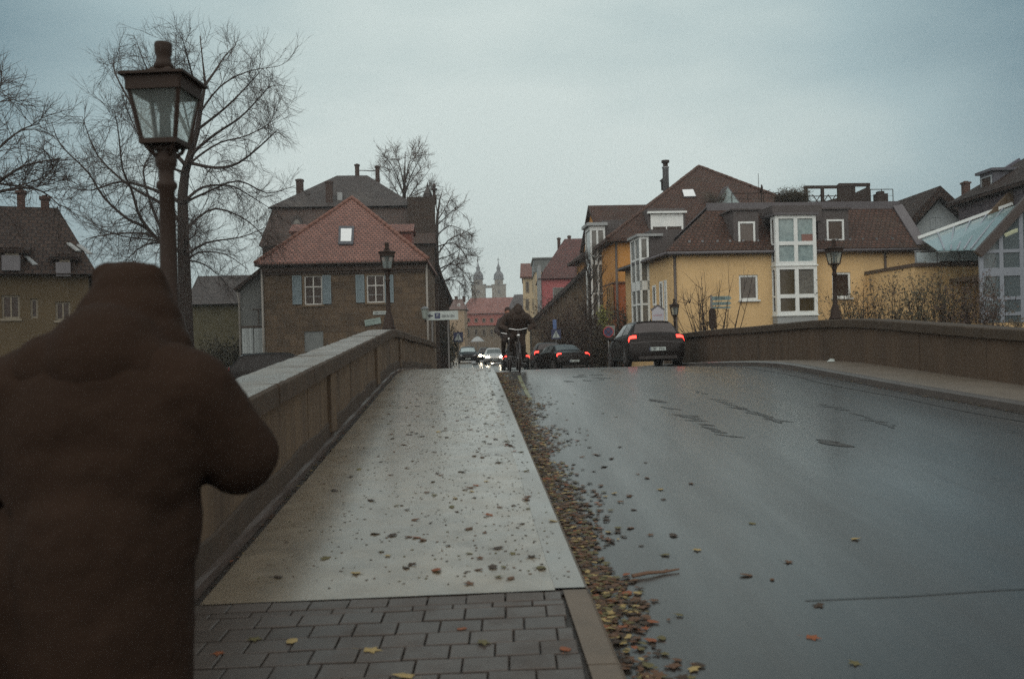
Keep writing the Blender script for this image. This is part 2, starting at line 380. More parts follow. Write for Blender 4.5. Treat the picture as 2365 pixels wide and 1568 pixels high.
for h in hs_:
    if Yc < -10: break
    ya, yb = Yc-h+.012, Yc; X = xl(Yc) - .02 - (.205*.5 if row % 2 else 0) + .03*math.sin(row*1.7)
    while X < xk(Yc)-.165:
        a, b = max(X-.001, xl(Yc)-.02), min(X+.196, xk(Yc)-.165); X += .205
        if b-a < .03: continue
        dz = rnd.uniform(-.0025, .0025); t1 = rnd.uniform(-.002, .002); c = .004
        q = []
        for (x, y, k) in ((a, ya, 0), (b, ya, 0), (b, yb, 0), (a, yb, 0)): q.append((x, skew(y, x), zs(y)-.03))
        for (x, y) in ((a, ya), (b, ya), (b, yb), (a, yb)): q.append((x, skew(y, x), zs(y)-.003+dz))
        for (x, y, s_) in ((a+c, ya+c, t1), (b-c, ya+c, -t1), (b-c, yb-c, -t1), (a+c, yb-c, t1)): q.append((x, skew(y, x), zs(y)+dz+s_))
        mbp.add(q, [(8, 9, 10, 11)] + [(i, (i+1) % 4, 4+(i+1) % 4, 4+i) for i in range(4)] + [(4+i, 4+(i+1) % 4, 8+(i+1) % 4, 8+i) for i in range(4)])
    Yc -= h; row += 1
struct('pavement', mbp, PAVER)
# gap and ledge at the foot of the left wall
struct('gutter_gap', sheet([y for y in YS if -12 <= y <= 36], lambda Y: (xl(Y)-.10, xl(Y)+.004), 1, lambda Y, X: zs(Y)-.035), DIRT)
# right footway and kerb
struct('footway', sheet(YS, lambda Y: (xr(Y)+.14, xw(Y)+.05 if Y <= 34 else xr(Y)+2.4), 4, lambda Y, X: zs(Y)+.0), mat('wet grey footway', (104, 97, 86), (84, 78, 70), 1.2, rough=.45, rough2=.7, bump=.4, bsc=60, bd=.003, c3=(76, 66, 54)), True)
struct('kerb_far_side', kerbrun(MB(), -40, 190, 1.0, 0, .14, edge=xr, sgn=-1), mat('dark kerb', (88, 84, 80), (70, 68, 66), 3, rough=.35))
# left footway past the bridge
struct('gutter', sheet([y for y in YS if -40 <= y <= 60], lambda Y: (xr(Y)-.13-.03*math.sin(Y*2.3), xr(Y)-.01), 2, lambda Y, X: zr(Y, X)+.004), mat('dark damp gutter', (44, 40, 37), (54, 50, 46), 1.4, rough=.35, rough2=.6))
struct('road_edge_strip', sheet([y for y in frange(4, 40, .35)], lambda Y: (xr(Y)-.66-.05*math.sin(Y*1.7), xr(Y)-.46+.05*math.sin(Y*2.9+1)), 2, lambda Y, X: zr(Y, X)+.0045), mat('dark asphalt edge', (42, 38, 34), (52, 48, 44), 2.5, rough=.4, rough2=.6))
mbj = MB()                                          # tarred joint across the road
for a, b in zip(frange(1.55, 7.6, .55), frange(1.55, 7.6, .55)[1:]):
    q = []
    for X in (a, b):
        Y0 = YJ - .1 + .052*X + .012*math.sin(X*5); q += [(X, Y0, zr(Y0, X)+.004), (X, Y0+.011, zr(Y0, X)+.004)]
    mbj.add(q, [(0, 2, 3, 1)])
tag(mbj.build('road_joint', mat('tar', (46, 43, 40), rough=.4)), kind='structure')
mbm = MB()                                          # pale yellow-green reflection near the crest, painted as a strip
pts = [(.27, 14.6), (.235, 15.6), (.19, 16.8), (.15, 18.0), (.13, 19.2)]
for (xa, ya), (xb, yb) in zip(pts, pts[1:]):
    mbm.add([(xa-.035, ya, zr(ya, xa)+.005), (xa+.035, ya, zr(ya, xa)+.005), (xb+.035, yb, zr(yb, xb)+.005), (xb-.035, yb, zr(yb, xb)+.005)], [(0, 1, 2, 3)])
tag(mbm.build('reflection_streak', mat('painted yellow reflection', (122, 124, 86), (84, 86, 68), 6, rough=.4)), kind='structure')
mbs = MB(); gs = random.Random(8)                     # short worn streaks in the asphalt, along two old seams
def seam(pts, n, wd):
    for i in range(n):
        t = gs.random()*(len(pts)-1); k = int(t); f = t-k; px = pts[k][0]+(pts[k+1][0]-pts[k][0])*f+gs.gauss(0, 3); py = pts[k][1]+(pts[k+1][1]-pts[k][1])*f+gs.gauss(0, 1.5); u, v_ = un(px, py); Y = 12
        for _ in range(25): Y = (EYE-zr(Y, u*Y))/(-v_)
        L = gs.uniform(.12, .5); a = math.atan2(-1.6, .9)+gs.gauss(0, .25); X = u*Y; q = []; m = 5
        for e in range(m+1):
            s_ = e/m-.5; k_ = wd*(.2+math.sin(math.pi*e/m))*gs.uniform(.6, 1.2)/2; cx_, cy_ = X+math.cos(a)*L*s_, Y+math.sin(a)*L*s_; q += [(cx_-k_*math.sin(a), cy_+k_*math.cos(a)), (cx_+k_*math.sin(a), cy_-k_*math.cos(a))]
        zo = .004+.0002*gs.random(); mbs.add([(x, y, zr(y, x)+zo) for x, y in q], [(2*e, 2*e+1, 2*e+3, 2*e+2) for e in range(m)])
seam([(1500, 918), (1575, 956), (1640, 986), (1700, 1010)], 20, .06); seam([(1610, 905), (1670, 930), (1735, 952), (1800, 975)], 20, .05); seam([(1310, 872), (1345, 866), (1390, 866)], 9, .12); seam([(1905, 1018), (1945, 1030)], 5, .09); seam([(1860, 920), (1960, 950), (2060, 985)], 9, .06)
tag(mbs.build('road_patch', mat('worn asphalt streak', (46, 42, 38), (52, 48, 44), 9, rough=.35, rough2=.55)), kind='structure')

# terrain and river
xsG = [-400, -150, -80, -50, -30, -18, -10, -6, -4.4, -3.2, 0, 4, 7.4, 8.8, 11, 14, 20, 30, 50, 80, 150, 400]
ysG = [-300, -100, -40, -20, -6, -2, 2, 8, 14, 18, 21, 24, 27, 30, 34, 38, 42, 48, 56, 64, 80, 110, 150, 200, 300, 460, 700]
def hG(X, Y):
    g = zs(Y) - .45
    bank = -1.15 + .55*sm(Y, 34, 52)
    riv = (1-sm(Y, 18, 23))*sm(Y, -12, -4); o = bank - 3.4*riv
    if Y > 52: o = zs(Y) - .16
    if Y < -12: o = -.5
    a, b = xl(Y)-.3, (xw(Y) if Y < 34 else xr(Y)+2.4)+.2
    d = max(a - X, X - b, 0); t = sm(d, .3, 1.6)
    return g*(1-t) + o*t
mbg = MB(); v = [(X, Y, hG(X, Y)) for Y in ysG for X in xsG]; n = len(xsG)
mbg.add(v, [(i*n+j, i*n+j+1, (i+1)*n+j+1, (i+1)*n+j) for i in range(len(ysG)-1) for j in range(n-1)])
struct('ground', mbg, mat('damp ground', (72, 66, 52), (56, 54, 42), .4, rough=.8, bump=.3, bsc=4), True)
mbw = MB(); mbw.poly([(-300, -12, -3.4), (300, -12, -3.4), (300, 23, -3.4), (-300, 23, -3.4)])
struct('river', mbw, mat('river water', (44, 48, 44), rough=.06, bump=.2, bsc=2, spec=.5))

# parapets: wall blocks with open joints, coping stones
def xin(Y):
    return -1.56 + SK*Y if Y <= 22 else -1.56 + SK*22 + (Y-22)*-.026
def parapet(name, label, face, sgn, ya, yb, h, bl, hx=lambda Y: 0, wallmat=WALLST, copmat=None):
    o = thing(name, label, 'wall', (face((ya+yb)/2), (ya+yb)/2, zs((ya+yb)/2)))
    off = o.location; mb = MB(); mc = MB(); ys = frange(ya, yb, bl); n = 4
    for a, b in zip(ys, ys[1:]):
        g = .008; k = rnd.uniform(-.004, .004)
        st = frange(a+g, b-g, (b-a)/n)
        q = []
        for Y in st:
            f = face(Y)+sgn*k; z = zs(Y)+h+hx(Y)
            q += [(f, Y, -4.6 if Y < 34 else -1.2), (f, Y, z-.17), (f-sgn*.36, Y, z-.17), (f-sgn*.36, Y, -4.6 if Y < 34 else -1.2)]
        m = len(st)
        mb.add(q, [(4*i+j, 4*i+(j+1) % 4, 4*i+4+(j+1) % 4, 4*i+4+j) for i in range(m-1) for j in range(4)] + [(3, 2, 1, 0), (4*m-4, 4*m-3, 4*m-2, 4*m-1)])
    for a, b in zip(ys, ys[1:]):
        g = .004; k = rnd.uniform(-.006, .006); st = frange(a+g, b-g, (b-a)/(3*n)); q = []; m = len(st); c = .02
        for Y in st:
            f = face(Y); z = zs(Y)+h+hx(Y)+k*.5; e = f+sgn*(.075+k); i_ = f-sgn*.43
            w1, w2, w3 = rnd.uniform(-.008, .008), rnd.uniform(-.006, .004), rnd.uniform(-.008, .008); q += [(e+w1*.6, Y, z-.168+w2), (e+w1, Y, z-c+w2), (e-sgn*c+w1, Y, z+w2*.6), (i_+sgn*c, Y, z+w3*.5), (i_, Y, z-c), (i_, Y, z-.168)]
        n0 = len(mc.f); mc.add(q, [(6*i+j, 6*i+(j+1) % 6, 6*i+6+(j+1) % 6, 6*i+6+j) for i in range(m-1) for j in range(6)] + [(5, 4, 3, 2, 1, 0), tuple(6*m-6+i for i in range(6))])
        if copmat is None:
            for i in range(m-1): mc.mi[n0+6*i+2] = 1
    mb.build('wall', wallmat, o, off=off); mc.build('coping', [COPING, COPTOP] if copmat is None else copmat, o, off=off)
    return o
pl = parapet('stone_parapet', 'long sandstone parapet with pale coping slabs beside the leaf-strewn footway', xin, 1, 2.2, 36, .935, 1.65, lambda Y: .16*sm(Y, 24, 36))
off = pl.location; ml = MB()
ysl = [y for y in YS if 2.2 <= y <= 34]; q = []
for Y in ysl:
    f = xin(Y)+.004; q += [(f, Y, zs(Y)-.03), (f, Y, zs(Y)+.035+.006*math.sin(Y*9)), (f+.05+.006*math.sin(Y*7), Y, zs(Y)+.024), (f+.055, Y, zs(Y)-.03)]
ml.add(q, [(4*i+j, 4*i+j+1, 4*i+5+j, 4*i+4+j) for i in range(len(ysl)-1) for j in range(3)])
mpl = MB(); q = []
for Y in ysl:
    f = xin(Y)+.002; h_ = .20+.02*math.sin(Y*3.1); q += [(f, Y, zs(Y)), (f+.016, Y, zs(Y)), (f+.016, Y, zs(Y)+h_), (f, Y, zs(Y)+h_+.012)]
mpl.add(q, [(4*i+j, 4*i+j+1, 4*i+5+j, 4*i+4+j) for i in range(len(ysl)-1) for j in (1, 2)])
mpl.build('base_course', mat('damp base stone', (64, 52, 40), (48, 40, 32), 3, rough=.8, bump=.4, bsc=20), pl, off=off)
ml.build('ledge', mat('worn ledge stone', (84, 75, 70), (64, 57, 52), 5, rough=.4), pl, off=off)
for Y in (10.4, 15.9, 21.6):                         # shallow pilasters on the wall face
    mpil = MB(); f = xin(Y); mpil.box(f+.001, f+.05, Y-.16, Y+.16, zs(Y)-.03+.12, zs(Y)+.755)
    mpil.build('pilaster', WALLST, pl, off=off)
# end pier carrying the near lamp
mq = MB(); f = xin(4.4)
YL1 = 4.75; XL1 = P(392, 700, YL1).x
mq.box(f-.42, f+.03, 4.2, 5.3, .9, zs(4.7)+.936+.20); mq.box(f-.46, f+.075, 4.15, 5.35, zs(4.7)+.936+.20, zs(4.7)+.936+.30)
mq.build('end_pier', COPING, pl, off=off)
parapet('stone_parapet', 'dark sandstone parapet on the far side of the road, curving down towards the yellow house', xw, -1, -12, 34, .86, 1.9, lambda Y: .05*sm(Y, 14, 20) + .12*sm(Y, 22, 32), mat('vignetted weathered sandstone', (84, 70, 55), (60, 50, 40), 2.2, rough=.9, bump=.35, bsc=25, streak=True, c3=(50, 43, 35)), mat('vignetted coping', (66, 57, 46), (52, 45, 37), 3, rough=.75, bump=.4, bsc=30, bd=.004, spec=.3))  # lens vignette put into the darker wall and coping colours

# ------------------------------------------------------------ house kit
def win(parent, r, y, cols=(), rows=(), fw=.06, mw=.045, fm=None, pm=None, sill=None, thick=.06, name='window', panes=None):
    """one window: frame with bars, its pane(s) and a sill as sub-parts; r = x0,x1,z0,z1; y = front of the frame"""
    x0, x1, z0, z1 = r; fm = fm or WHITE; pm = pm or PANE; m = MB()
    m.box(x0, x0+fw, y, y+thick, z0, z1).box(x1-fw, x1, y, y+thick, z0, z1)
    m.box(x0+fw, x1-fw, y+.001, y+thick, z0, z0+fw).box(x0+fw, x1-fw, y+.001, y+thick, z1-fw, z1)
    for c in cols:
        xc = x0+(x1-x0)*c; m.box(xc-mw/2, xc+mw/2, y+.004, y+thick-.004, z0+fw, z1-fw)
    for q in rows:
        zc = z0+(z1-z0)*q; m.box(x0+fw, x1-fw, y+.009, y+thick-.009, zc-mw/2, zc+mw/2)
    f = m.build(name, fm, parent)
    p = MB(); p.poly([(x0+fw*.6, y+thick*.6, z0+fw*.6), (x1-fw*.6, y+thick*.6, z0+fw*.6), (x1-fw*.6, y+thick*.6, z1-fw*.6), (x0+fw*.6, y+thick*.6, z1-fw*.6)])
    p.build('pane', pm, f)
    if sill:
        s = MB(); s.box(x0-.05, x1+.05, y-sill, y+.02, z0-.07, z0-.002); s.build('sill', fm, f)
    return f
def sidewin(parent, x, y0, y1, z0, z1, fm=None, pm=None, s=-1, fw=.05):
    """a window in a wall that faces along x"""
    m = MB(); a, b = sorted((x, x+s*.05))
    m.box(a, b, y0, y0+fw, z0, z1).box(a, b, y1-fw, y1, z0, z1).box(a, b, y0+fw, y1-fw, z0, z0+fw).box(a, b, y0+fw, y1-fw, z1-fw, z1)
    f = m.build('window', fm or WHITE, parent); p = MB(); xx = x+s*.02
    p.poly([(xx, y0+fw, z0+fw), (xx, y1-fw, z0+fw), (xx, y1-fw, z1-fw), (xx, y0+fw, z1-fw)]); p.build('pane', pm or PANE, f); return f
def chimney(parent, x, y, z0, z1, wx, wy=None, m=None, name='chimney'):
    wy = wy or wx; k = MB(); k.box(x-wx/2, x+wx/2, y-wy/2, y+wy/2, z0, z1-.16); k.box(x-wx/2-.05, x+wx/2+.05, y-wy/2-.05, y+wy/2+.05, z1-.16, z1-.06); k.box(x-wx*.3, x+wx*.3, y-wy*.3, y+wy*.3, z1-.06, z1)
    return k.build(name, m or BRICKRED, parent)
def pipe(parent, pts, r=.05, m=None, name='downpipe'):
    return MB().tube(pts, r, 8).build(name, m or ZINC, parent, True)

# ---- stone house with the red hipped roof, left
fs = Fr((P(612, 800, 45).x, 45, -.62), 2)
SH = thing('stone_house', 'old sandstone house with red tiled hipped roof and pale blue shutters', 'house', fs.O, fs.a)
W = fs.at(985, 700)[0]; ze = fs.at(800, 612)[1]; D = 9.0
w1, w2, w3 = fs.rect(703, 637, 744, 704), fs.rect(847, 635, 888, 699), fs.rect(703, 765, 747, 812)
mw_ = MB(); mw_.wall(0, W, -1.2, ze, [w1, w2, w3]); mw_.box(-.0, W, .5, D, -1.2, ze)
mw_.poly([(0, 0, -1.2), (0, .5, -1.2), (0, .5, ze), (0, 0, ze)]); mw_.poly([(W, 0, ze), (W, .5, ze), (W, .5, -1.2), (W, 0, -1.2)])
mw_.poly([(0, 0, ze), (0, .5, ze), (W, .5, ze), (W, 0, ze)])
mw_.build('wall', STONE, SH)
STTRIM = mat('pale window stone', (112, 97, 76), (92, 80, 64), 3, rough=.8)
BLUEGREY = mat('pale blue shutter paint', (118, 134, 140), (100, 116, 122), 2, rough=.6)
for r, shs in ((w1, ((676, 637, 697, 703), (745, 636, 765, 702))), (w2, ((822, 635, 842, 699), (889, 635, 909, 699)))):
    x0, x1, z0, z1 = r
    f = win(SH, r, .06, (.5,), (.62,), fw=.06, mw=.05, fm=mat('cream window paint', (196, 198, 192), (178, 180, 176), 2, rough=.5))
    s = MB(); s.box(x0+.08, x1-.08, .085, .105, z0+(z1-z0)*.29-.012, z0+(z1-z0)*.29+.012); s.build('glazing_bar', WHITE_DULL, f)
    t = MB(); t.box(x0-.09, x0-.001, -.03, .02, z0-.02, z1+.1).box(x1+.001, x1+.09, -.03, .02, z0-.02, z1+.1).box(x0-.001, x1+.001, -.028, .02, z1+.001, z1+.1).box(x0-.1, x1+.1, -.06, .02, z0-.09, z0-.021)
    t.build('stone_surround', STTRIM, SH)
    for q in shs:
        a, b, c, d = fs.rect(*q); m = MB()
        m.box(a, a+.05, -.075, -.035, c, d).box(b-.05, b, -.075, -.035, c, d)
        for zz in (c, (c+d)/2-.03, d-.06): m.box(a+.05, b-.05, -.074, -.036, zz, zz+.06)
        n = 26
        for i in range(n):
            zc = c+.06+(d-c-.12)*(i+.5)/n; m.add([(a+.05, -.066, zc-.022), (b-.05, -.066, zc-.022), (b-.05, -.042, zc+.024), (a+.05, -.042, zc+.024)], [(0, 1, 2, 3)])
        m.build('shutter', BLUEGREY, SH)
x0, x1, z0, z1 = w3; MB().box(x0, x1, .06, .1, z0, z1).build('cellar_hatch', mat('grey hatch', (112, 118, 118), (92, 98, 98), 3, rough=.6), SH)
xe0, xe1 = fs.at(589, 612, -.35)[0], fs.at(989, 606, -.35)[0]
apx, apz = fs.at(812, 456, 3.9)
rf = MB(); rf.hip(xe0, xe1, -.4, D+.4, ze, apz, 4.3, 4.0); rfo = rf.build('roof', TILE_RED, SH)
MB().tube([(xe0, -.45, ze+.03), (xe1, -.45, ze+.03)], .06, 8).build('gutter', DARKMETAL, rfo, True); k = MB(); k.box(.01, W-.01, -.22, -.001, ze-.30, ze-.002); k.box(.01, W-.01, -.12, -.001, ze-.42, ze-.302); k.build('eave_shade_board', mat('shade-dark eave wood', (66, 52, 42), (54, 44, 36), 4, rough=.8), SH)  # eave boards, with the eave shadow put into their dark colour
def ridge_tiles(parent, runs, m, r=.10, st=.36):
    k = MB(); g = random.Random(len(runs))
    for a, b in runs:
        a, b = Vector(a), Vector(b); L = (b-a).length; n = max(2, int(L/st)); d = (b-a)/n
        for i in range(n): p = a+d*i+Vector((0, 0, g.uniform(-.012, .012))); k.tube([p, p+d*1.08], [r*1.08, r*.94], 8)
    return k.build('ridge_tiles', m, parent, True)
RIDGE = mat('ridge tile clay', (120, 82, 68), (92, 64, 54), 5, rough=.7); RIDGEB = mat('brown ridge tile', (80, 56, 44), (60, 44, 37), 5, rough=.75)
xm_ = (xe0+xe1)/2; ridge_tiles(rfo, [((xe0, -.4, ze+.17), (xm_, 3.9, apz)), ((xe1, -.4, ze+.17), (xm_, 3.9, apz)), ((xm_, 3.9, apz), (xm_, D-3.6, apz))], RIDGE)
sk = MB()                                            # roof window in the front slope
sl = (apz-ze-.16)/4.3
def onroof(px, py):
    lo, hi = -.4, 4.0
    for _ in range(40):
        m_ = (lo+hi)/2; x, z = fs.at(px, py, m_)
        if z > ze+.16+sl*(m_+.4): lo = m_
        else: hi = m_
    return Vector((x, m_, z))
q = [onroof(*p) for p in ((785, 563), (813, 563), (815, 529), (786, 529))]; nn = (q[1]-q[0]).cross(q[3]-q[0]).normalized()
cq = sum(q, Vector())/4; big = [cq+(p-cq)*1.22+nn*.09 for p in q]; sml = [cq+(p-cq)*.86+nn*.094 for p in q]
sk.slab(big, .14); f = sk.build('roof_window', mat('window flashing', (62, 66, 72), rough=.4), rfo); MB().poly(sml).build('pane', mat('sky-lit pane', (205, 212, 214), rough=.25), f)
for s_, (pa, pb), (ya, yb) in ((-1, (672, 740), (517, 534)), (1, (880, 955), (517, 534))):   # side dormers
    a, zt = fs.at(pa, ya, 4.6); b, zb = fs.at(pb, yb, 4.0); m = MB(); xi, xo = (b+.3, a) if s_ < 0 else (a-.3, b)
    x0, x1 = min(xi, xo), max(xi, xo)
    m.slab([(x0, 3.9, zb), (x1, 3.9, zb), (x1, 4.9, zt), (x0, 4.9, zt)], .1); m.slab([(x0, 5.9, zb), (x1, 5.9, zb), (x1, 4.9, zt), (x0, 4.9, zt)], .1)
    dm = m.build('dormer', TILE_RED, rfo); k = MB(); e = .12
    k.prism([(4.05, zb-1.7), (5.75, zb-1.7), (5.75, zb-.02), (4.9, zt-.14), (4.05, zb-.02)], x0+(e if s_ < 0 else 0), x1-(e if s_ > 0 else 0), 'x'); k.build('dormer_wall', mat('dormer cladding', (112, 62, 50), (92, 54, 44), 3, rough=.7), rfo)
for px in (1, 0):
    x = W+.04 if px else -.05; pipe(SH, [(x, -.06, ze), (x, -.06, -1)], .055, mat('pale downpipe', (128, 126, 120), rough=.5))
sg = MB()
# street name plate and angled board
def plate(name, label, cat, loc, w_, h_, m, face=0, rz=0, t=.03, post=None, group=None):
    o = thing(name, label, cat, loc, rz, group); MB().box(-w_/2, w_/2, -t/2, t/2, -h_/2, h_/2).build('panel', m, o); return o
def marks(parent, x0, x1, zc, h, n, m, y=-.02, seed=1, name='lettering'):
    """unreadable writing: a row of letter-sized strokes"""
    rr = random.Random(seed); k = MB(); x = x0; st = (x1-x0)/n
    for i in range(n):
        if rr.random() < .12: continue
        a, b = x0+i*st, x0+i*st+st*.78; hh = h*rr.choice((1, 1, .75)); t = st*.2
        k.box(a, a+t, y-.004, y, zc-h/2, zc-h/2+hh)
        if rr.random() < .6: k.box(b-t, b, y-.004, y, zc-h/2, zc-h/2+hh)
        if rr.random() < .7: k.box(a+t, b-t, y-.0035, y, zc-h/2+hh-t, zc-h/2+hh)
        if rr.random() < .6: k.box(a+t, b-t, y-.0035, y, zc-t/2, zc+t/2)
        if rr.random() < .5: k.box(a+t, b-t, y-.0035, y, zc-h/2, zc-h/2+t)
    return k.build(name, m, parent)
INK = mat('dark lettering', (52, 54, 60), rough=.6); NAVY = mat('sign blue', (40, 46, 78), (46, 52, 82), 4, rough=.45); SIGNWHITE = mat('sign white', (168, 178, 176), (150, 162, 160), 3, rough=.45); SIGNRED = mat('sign red', (150, 44, 46), rough=.5)
def onplane(px, py, dep=0):
    x, z = fs.at(px, py, dep); return fs.O + fs.u*x + fs.n*dep + Vector((0, 0, z))
o = plate('street_name_plate', 'narrow white street name plate on the sandstone house wall', 'sign', onplane(880, 722.5, -.03), .78, .17, SIGNWHITE, rz=fs.a); marks(o, -.33, .33, 0, .08, 12, INK, seed=3)
o = plate('notice_board', 'tilted pale green board low on the sandstone house wall', 'sign', onplane(861, 743, -.05), .80, .30, mat('pale green board', (132, 152, 146), (118, 136, 132), 5, rough=.5), rz=fs.a); o.rotation_euler = (0, R(-9), fs.a); marks(o, -.34, .3, .05, .07, 12, mat('faint lettering', (104, 118, 116), rough=.5), seed=5); marks(o, -.34, .1, -.08, .06, 9, MATS['faint lettering'], seed=6)

# ---- grey annex with white gate beside it
fa = Fr((P(549, 800, 45.6).x, 45.6, -.62), 2)
AX = thing('annex', 'grey rendered annex with white double gate leaning against the sandstone house', 'annex', fa.O, fa.a)
xa0, xa1 = fa.at(557, 760)[0], fs.at(612, 760)[0]-.02+(fs.O-fa.O).dot(fa.u)
zA, zB = fa.at(545, 664)[1], fa.at(603, 617)[1]
GREYR = mat('grey render', (104, 108, 106), (88, 92, 92), 1.5, rough=.8)
m = MB(); m.prism([(xa0, -1), (xa1, -1), (xa1, zB+.0), (xa0, zA+.05)], 0, 6); m.build('wall', GREYR, AX)
xo = fa.at(542, 668)[0]; m = MB(); m.slab([(xo, -.3, zA-.1), (xa1+.05, -.3, zB+.16), (xa1+.05, 6.2, zB+.16), (xo, 6.2, zA-.1)], .16); m.build('roof', TILE_DARK, AX)
g0, g1, g2, g3 = fa.rect(560, 758, 613, 816); gm = (g0+g1)/2
for a, b in ((g0, gm-.02), (gm+.02, g1)):
    k = MB(); k.box(a, b, -.06, -.015, g2, g3); k.build('gate_leaf', mat('white gate boards', (168, 178, 178), (150, 160, 162), 2, rough=.6, brick=(.12, 9, .006, (120, 126, 126), 0)), AX)
MB().box(xa0, xa1, -.05, -.001, g3+.02, g3+.12).build('lintel', mat('dark wood', (62, 52, 44), rough=.7), AX)
r = fa.rect(583, 713, 611, 757); k = MB(); k.box(r[0], r[1], -.03, -.002, r[3]-.05, r[3]); k.box((r[0]+r[1])/2-.025, (r[0]+r[1])/2+.025, -.03, -.002, r[2]+.15, r[3]-.052); k.build('timber', MATS['dark wood'], AX)
pipe(AX, [fa.at(548, 668, -.1)[:1] + (-.15,) + (zA-.15,), (xa0-.05, -.06, zA-.7), (xa0-.05, -.06, -1)], .05, mat('pale downpipe', (128, 126, 120)))

# ---- big mansard house behind
fm_ = Fr((P(600, 800, 62).x, 62, -.6), 5)
MH = thing('mansard_house', 'tall dark mansard-roofed house with slate top and four chimneys rising behind the red roof', 'house', fm_.O, fm_.a)
zc_, ze2 = fm_.at(620, 568)[1], fm_.at(700, 480, 2.2)[1]
xL = fm_.at(597, 568)[0]; xR = fm_.at(1007, 560)[0]; xUL = fm_.at(630, 480, 2.2)[0]; xUR = fm_.at(975, 478, 2.2)[0]
DARKBR = mat('dark brown facade', (58, 45, 35), (47, 37, 29), .8, rough=.8, brick=(.5, .25, .01, (48, 38, 32), .5))
TILE_MANS = mat('mansard tiles', (68, 47, 36), (52, 39, 31), .8, rough=.6, brick=(.25, .22, .025, (36, 28, 24), .5))
m = MB(); m.box(xL+.2, xR-.1, .3, 13, -.6, zc_); m.build('wall', DARKBR, MH)
m = MB(); v = [(xL, 0, zc_), (xR, 0, zc_), (xR, 13, zc_), (xL, 13, zc_), (xUL, 2.2, ze2), (xR-.2, 2.2, ze2), (xR-.2, 11, ze2), (xUL, 11, ze2)]
m.add(v, [(0, 1, 5, 4), (1, 2, 6, 5), (2, 3, 7, 6), (3, 0, 4, 7), (4, 5, 6, 7), (3, 2, 1, 0)]); mr_ = m.build('mansard', TILE_MANS, MH)
pk0, zpk = fm_.at(778, 406, 6); pk1 = fm_.at(848, 406, 6)[0]; xq = fm_.at(945, 470, 2.4)[0]
m = MB(); e = .25; v = [(xUL-e, 1.9, ze2+.02), (xq+.5, 1.9, ze2+.02), (xq+.5, 11.2, ze2+.02), (xUL-e, 11.2, ze2+.02), (pk0, 6, zpk), (pk1, 6, zpk)]
m.add(v, [(0, 1, 5, 4), (1, 2, 5), (2, 3, 4, 5), (3, 0, 4), (3, 2, 1, 0)]); ur = m.build('slate_roof', SLATE, MH)
for a, b, t, y in ((683, 701, 414, 4.2), (751, 769, 419, 2.6), (819, 830, 379, 6.2), (866, 877, 383, 6.2)):
    x0, z1 = fm_.at(a, t, y); x1 = fm_.at(b, t, y)[0]; chimney(ur, (x0+x1)/2, y, z1-3.2, z1, (x1-x0)*.86, m=mat('sooty brick', (60, 44, 36), (48, 36, 30), 3, rough=.85))
a = fm_.at(828, 394, 6.2); b = fm_.at(868, 395, 6.2); MB().tube([(a[0], 6.2, a[1]), (b[0], 6.2, b[1])], .035, 6).build('tie_rod', DARKMETAL, ur)
x0, z1 = fm_.at(780, 446, 3); x1, z0 = fm_.at(791, 453, 3); MB().box(x0, x1, 2.7, 3.1, z0-.4, z1).build('roof_hatch', WHITE_DULL, ur)
for a, b, c, d in ((673, 497, 698, 516), (874, 499, 886, 516)):
    x0, x1, z0, z1 = fm_.rect(a, b, c, d, 1.2); m = MB(); pr = [(x0, z0-.4), (x1, z0-.4)] + [((x0+x1)/2+(x1-x0)/2*math.cos(t), z0+(z1-z0)*math.sin(t)) for t in [math.pi*i/8 for i in range(9)]]
    m.prism(pr, 1.2, 3); f = m.build('arched_dormer', SLATE, MH); m = MB(); cx_ = (x0+x1)/2; m.poly([(cx_+(p[0]-cx_)*.7, 1.19, z0-.2+(p[1]-z0)*.8) for p in pr]); m.build('pane', PANE_GREY, f)
x0, z1 = fm_.at(941, 460, 1.5); m = MB(); m.box(x0, xR, .6, 12, zc_-.2, z1); gw = m.build('stair_gable', DARKBR, MH)
m = MB(); a = fm_.at(978, 460, 1.5)[0]; b = fm_.at(998, 460, 1.5)[0]; t = fm_.at(988, 420, 1.5)[1]; cx_ = (a+b)/2
m.lathe([((b-a)*.5, z1), ((b-a)*.5, z1+.35), (.05, t-.35), (.09, t-.3), (.03, t-.1), (.0, t)], (cx_, 1.5, 0), 6); m.build('pinnacle', SLATE, gw)
m = MB(); a = fm_.at(1003, 460, 1.5)[0]; t = fm_.at(1003, 424, 1.5)[1]
m.lathe([(.17, z1-.4), (.17, z1+.2), (.1, z1+.25), (.1, z1+.55), (.22, z1+.6), (.22, z1+.7), (.09, z1+.75), (.15, t-.25), (.1, t-.1), (0, t)], (a, 1.4, 0), 8); m.build('finial', DARKBR, gw)
x0, zt_ = fm_.at(1036, 690, 6); m = MB(); za = fm_.at(1010, 618, 6)[1]; m.prism([(xR-.05, -.6), (x0, -.6), (x0, zt_), (xR+.25, za), (xR-.05, za)], 4, 16); m.build('side_wing', DARKBR, MH)
m = MB(); m.slab([(x0+.3, 3.7, zt_-.25), (xR, 3.7, za+.35), (xR, 16.2, za+.35), (x0+.3, 16.2, zt_-.25)], .15); m.build('wing_roof', TILE_DARK, MH)
for i, px in enumerate((1003, 1011)):
    p = P(px, 800, 52+i*3); p = p-fm_.O; p = Vector((p.dot(fm_.u), p.dot(fm_.n), 0)); k = MB(); k.box(p.x-.11, p.x+.11, p.y, p.y+.3, -.2, 4.0 if i else 5.2); k.build('door_post', mat('pale stone post', (122, 112, 98), (102, 94, 84), 4, rough=.8), MH)
p0, p1 = P(1001, 800, 50), P(1012, 800, 60)
m = MB(); q = [(p0.x-4.4, 54.2), (p0.x, 54.2), (P(1016, 800, 61.9).x, 61.9), (p0.x-4.4, 61.9)]
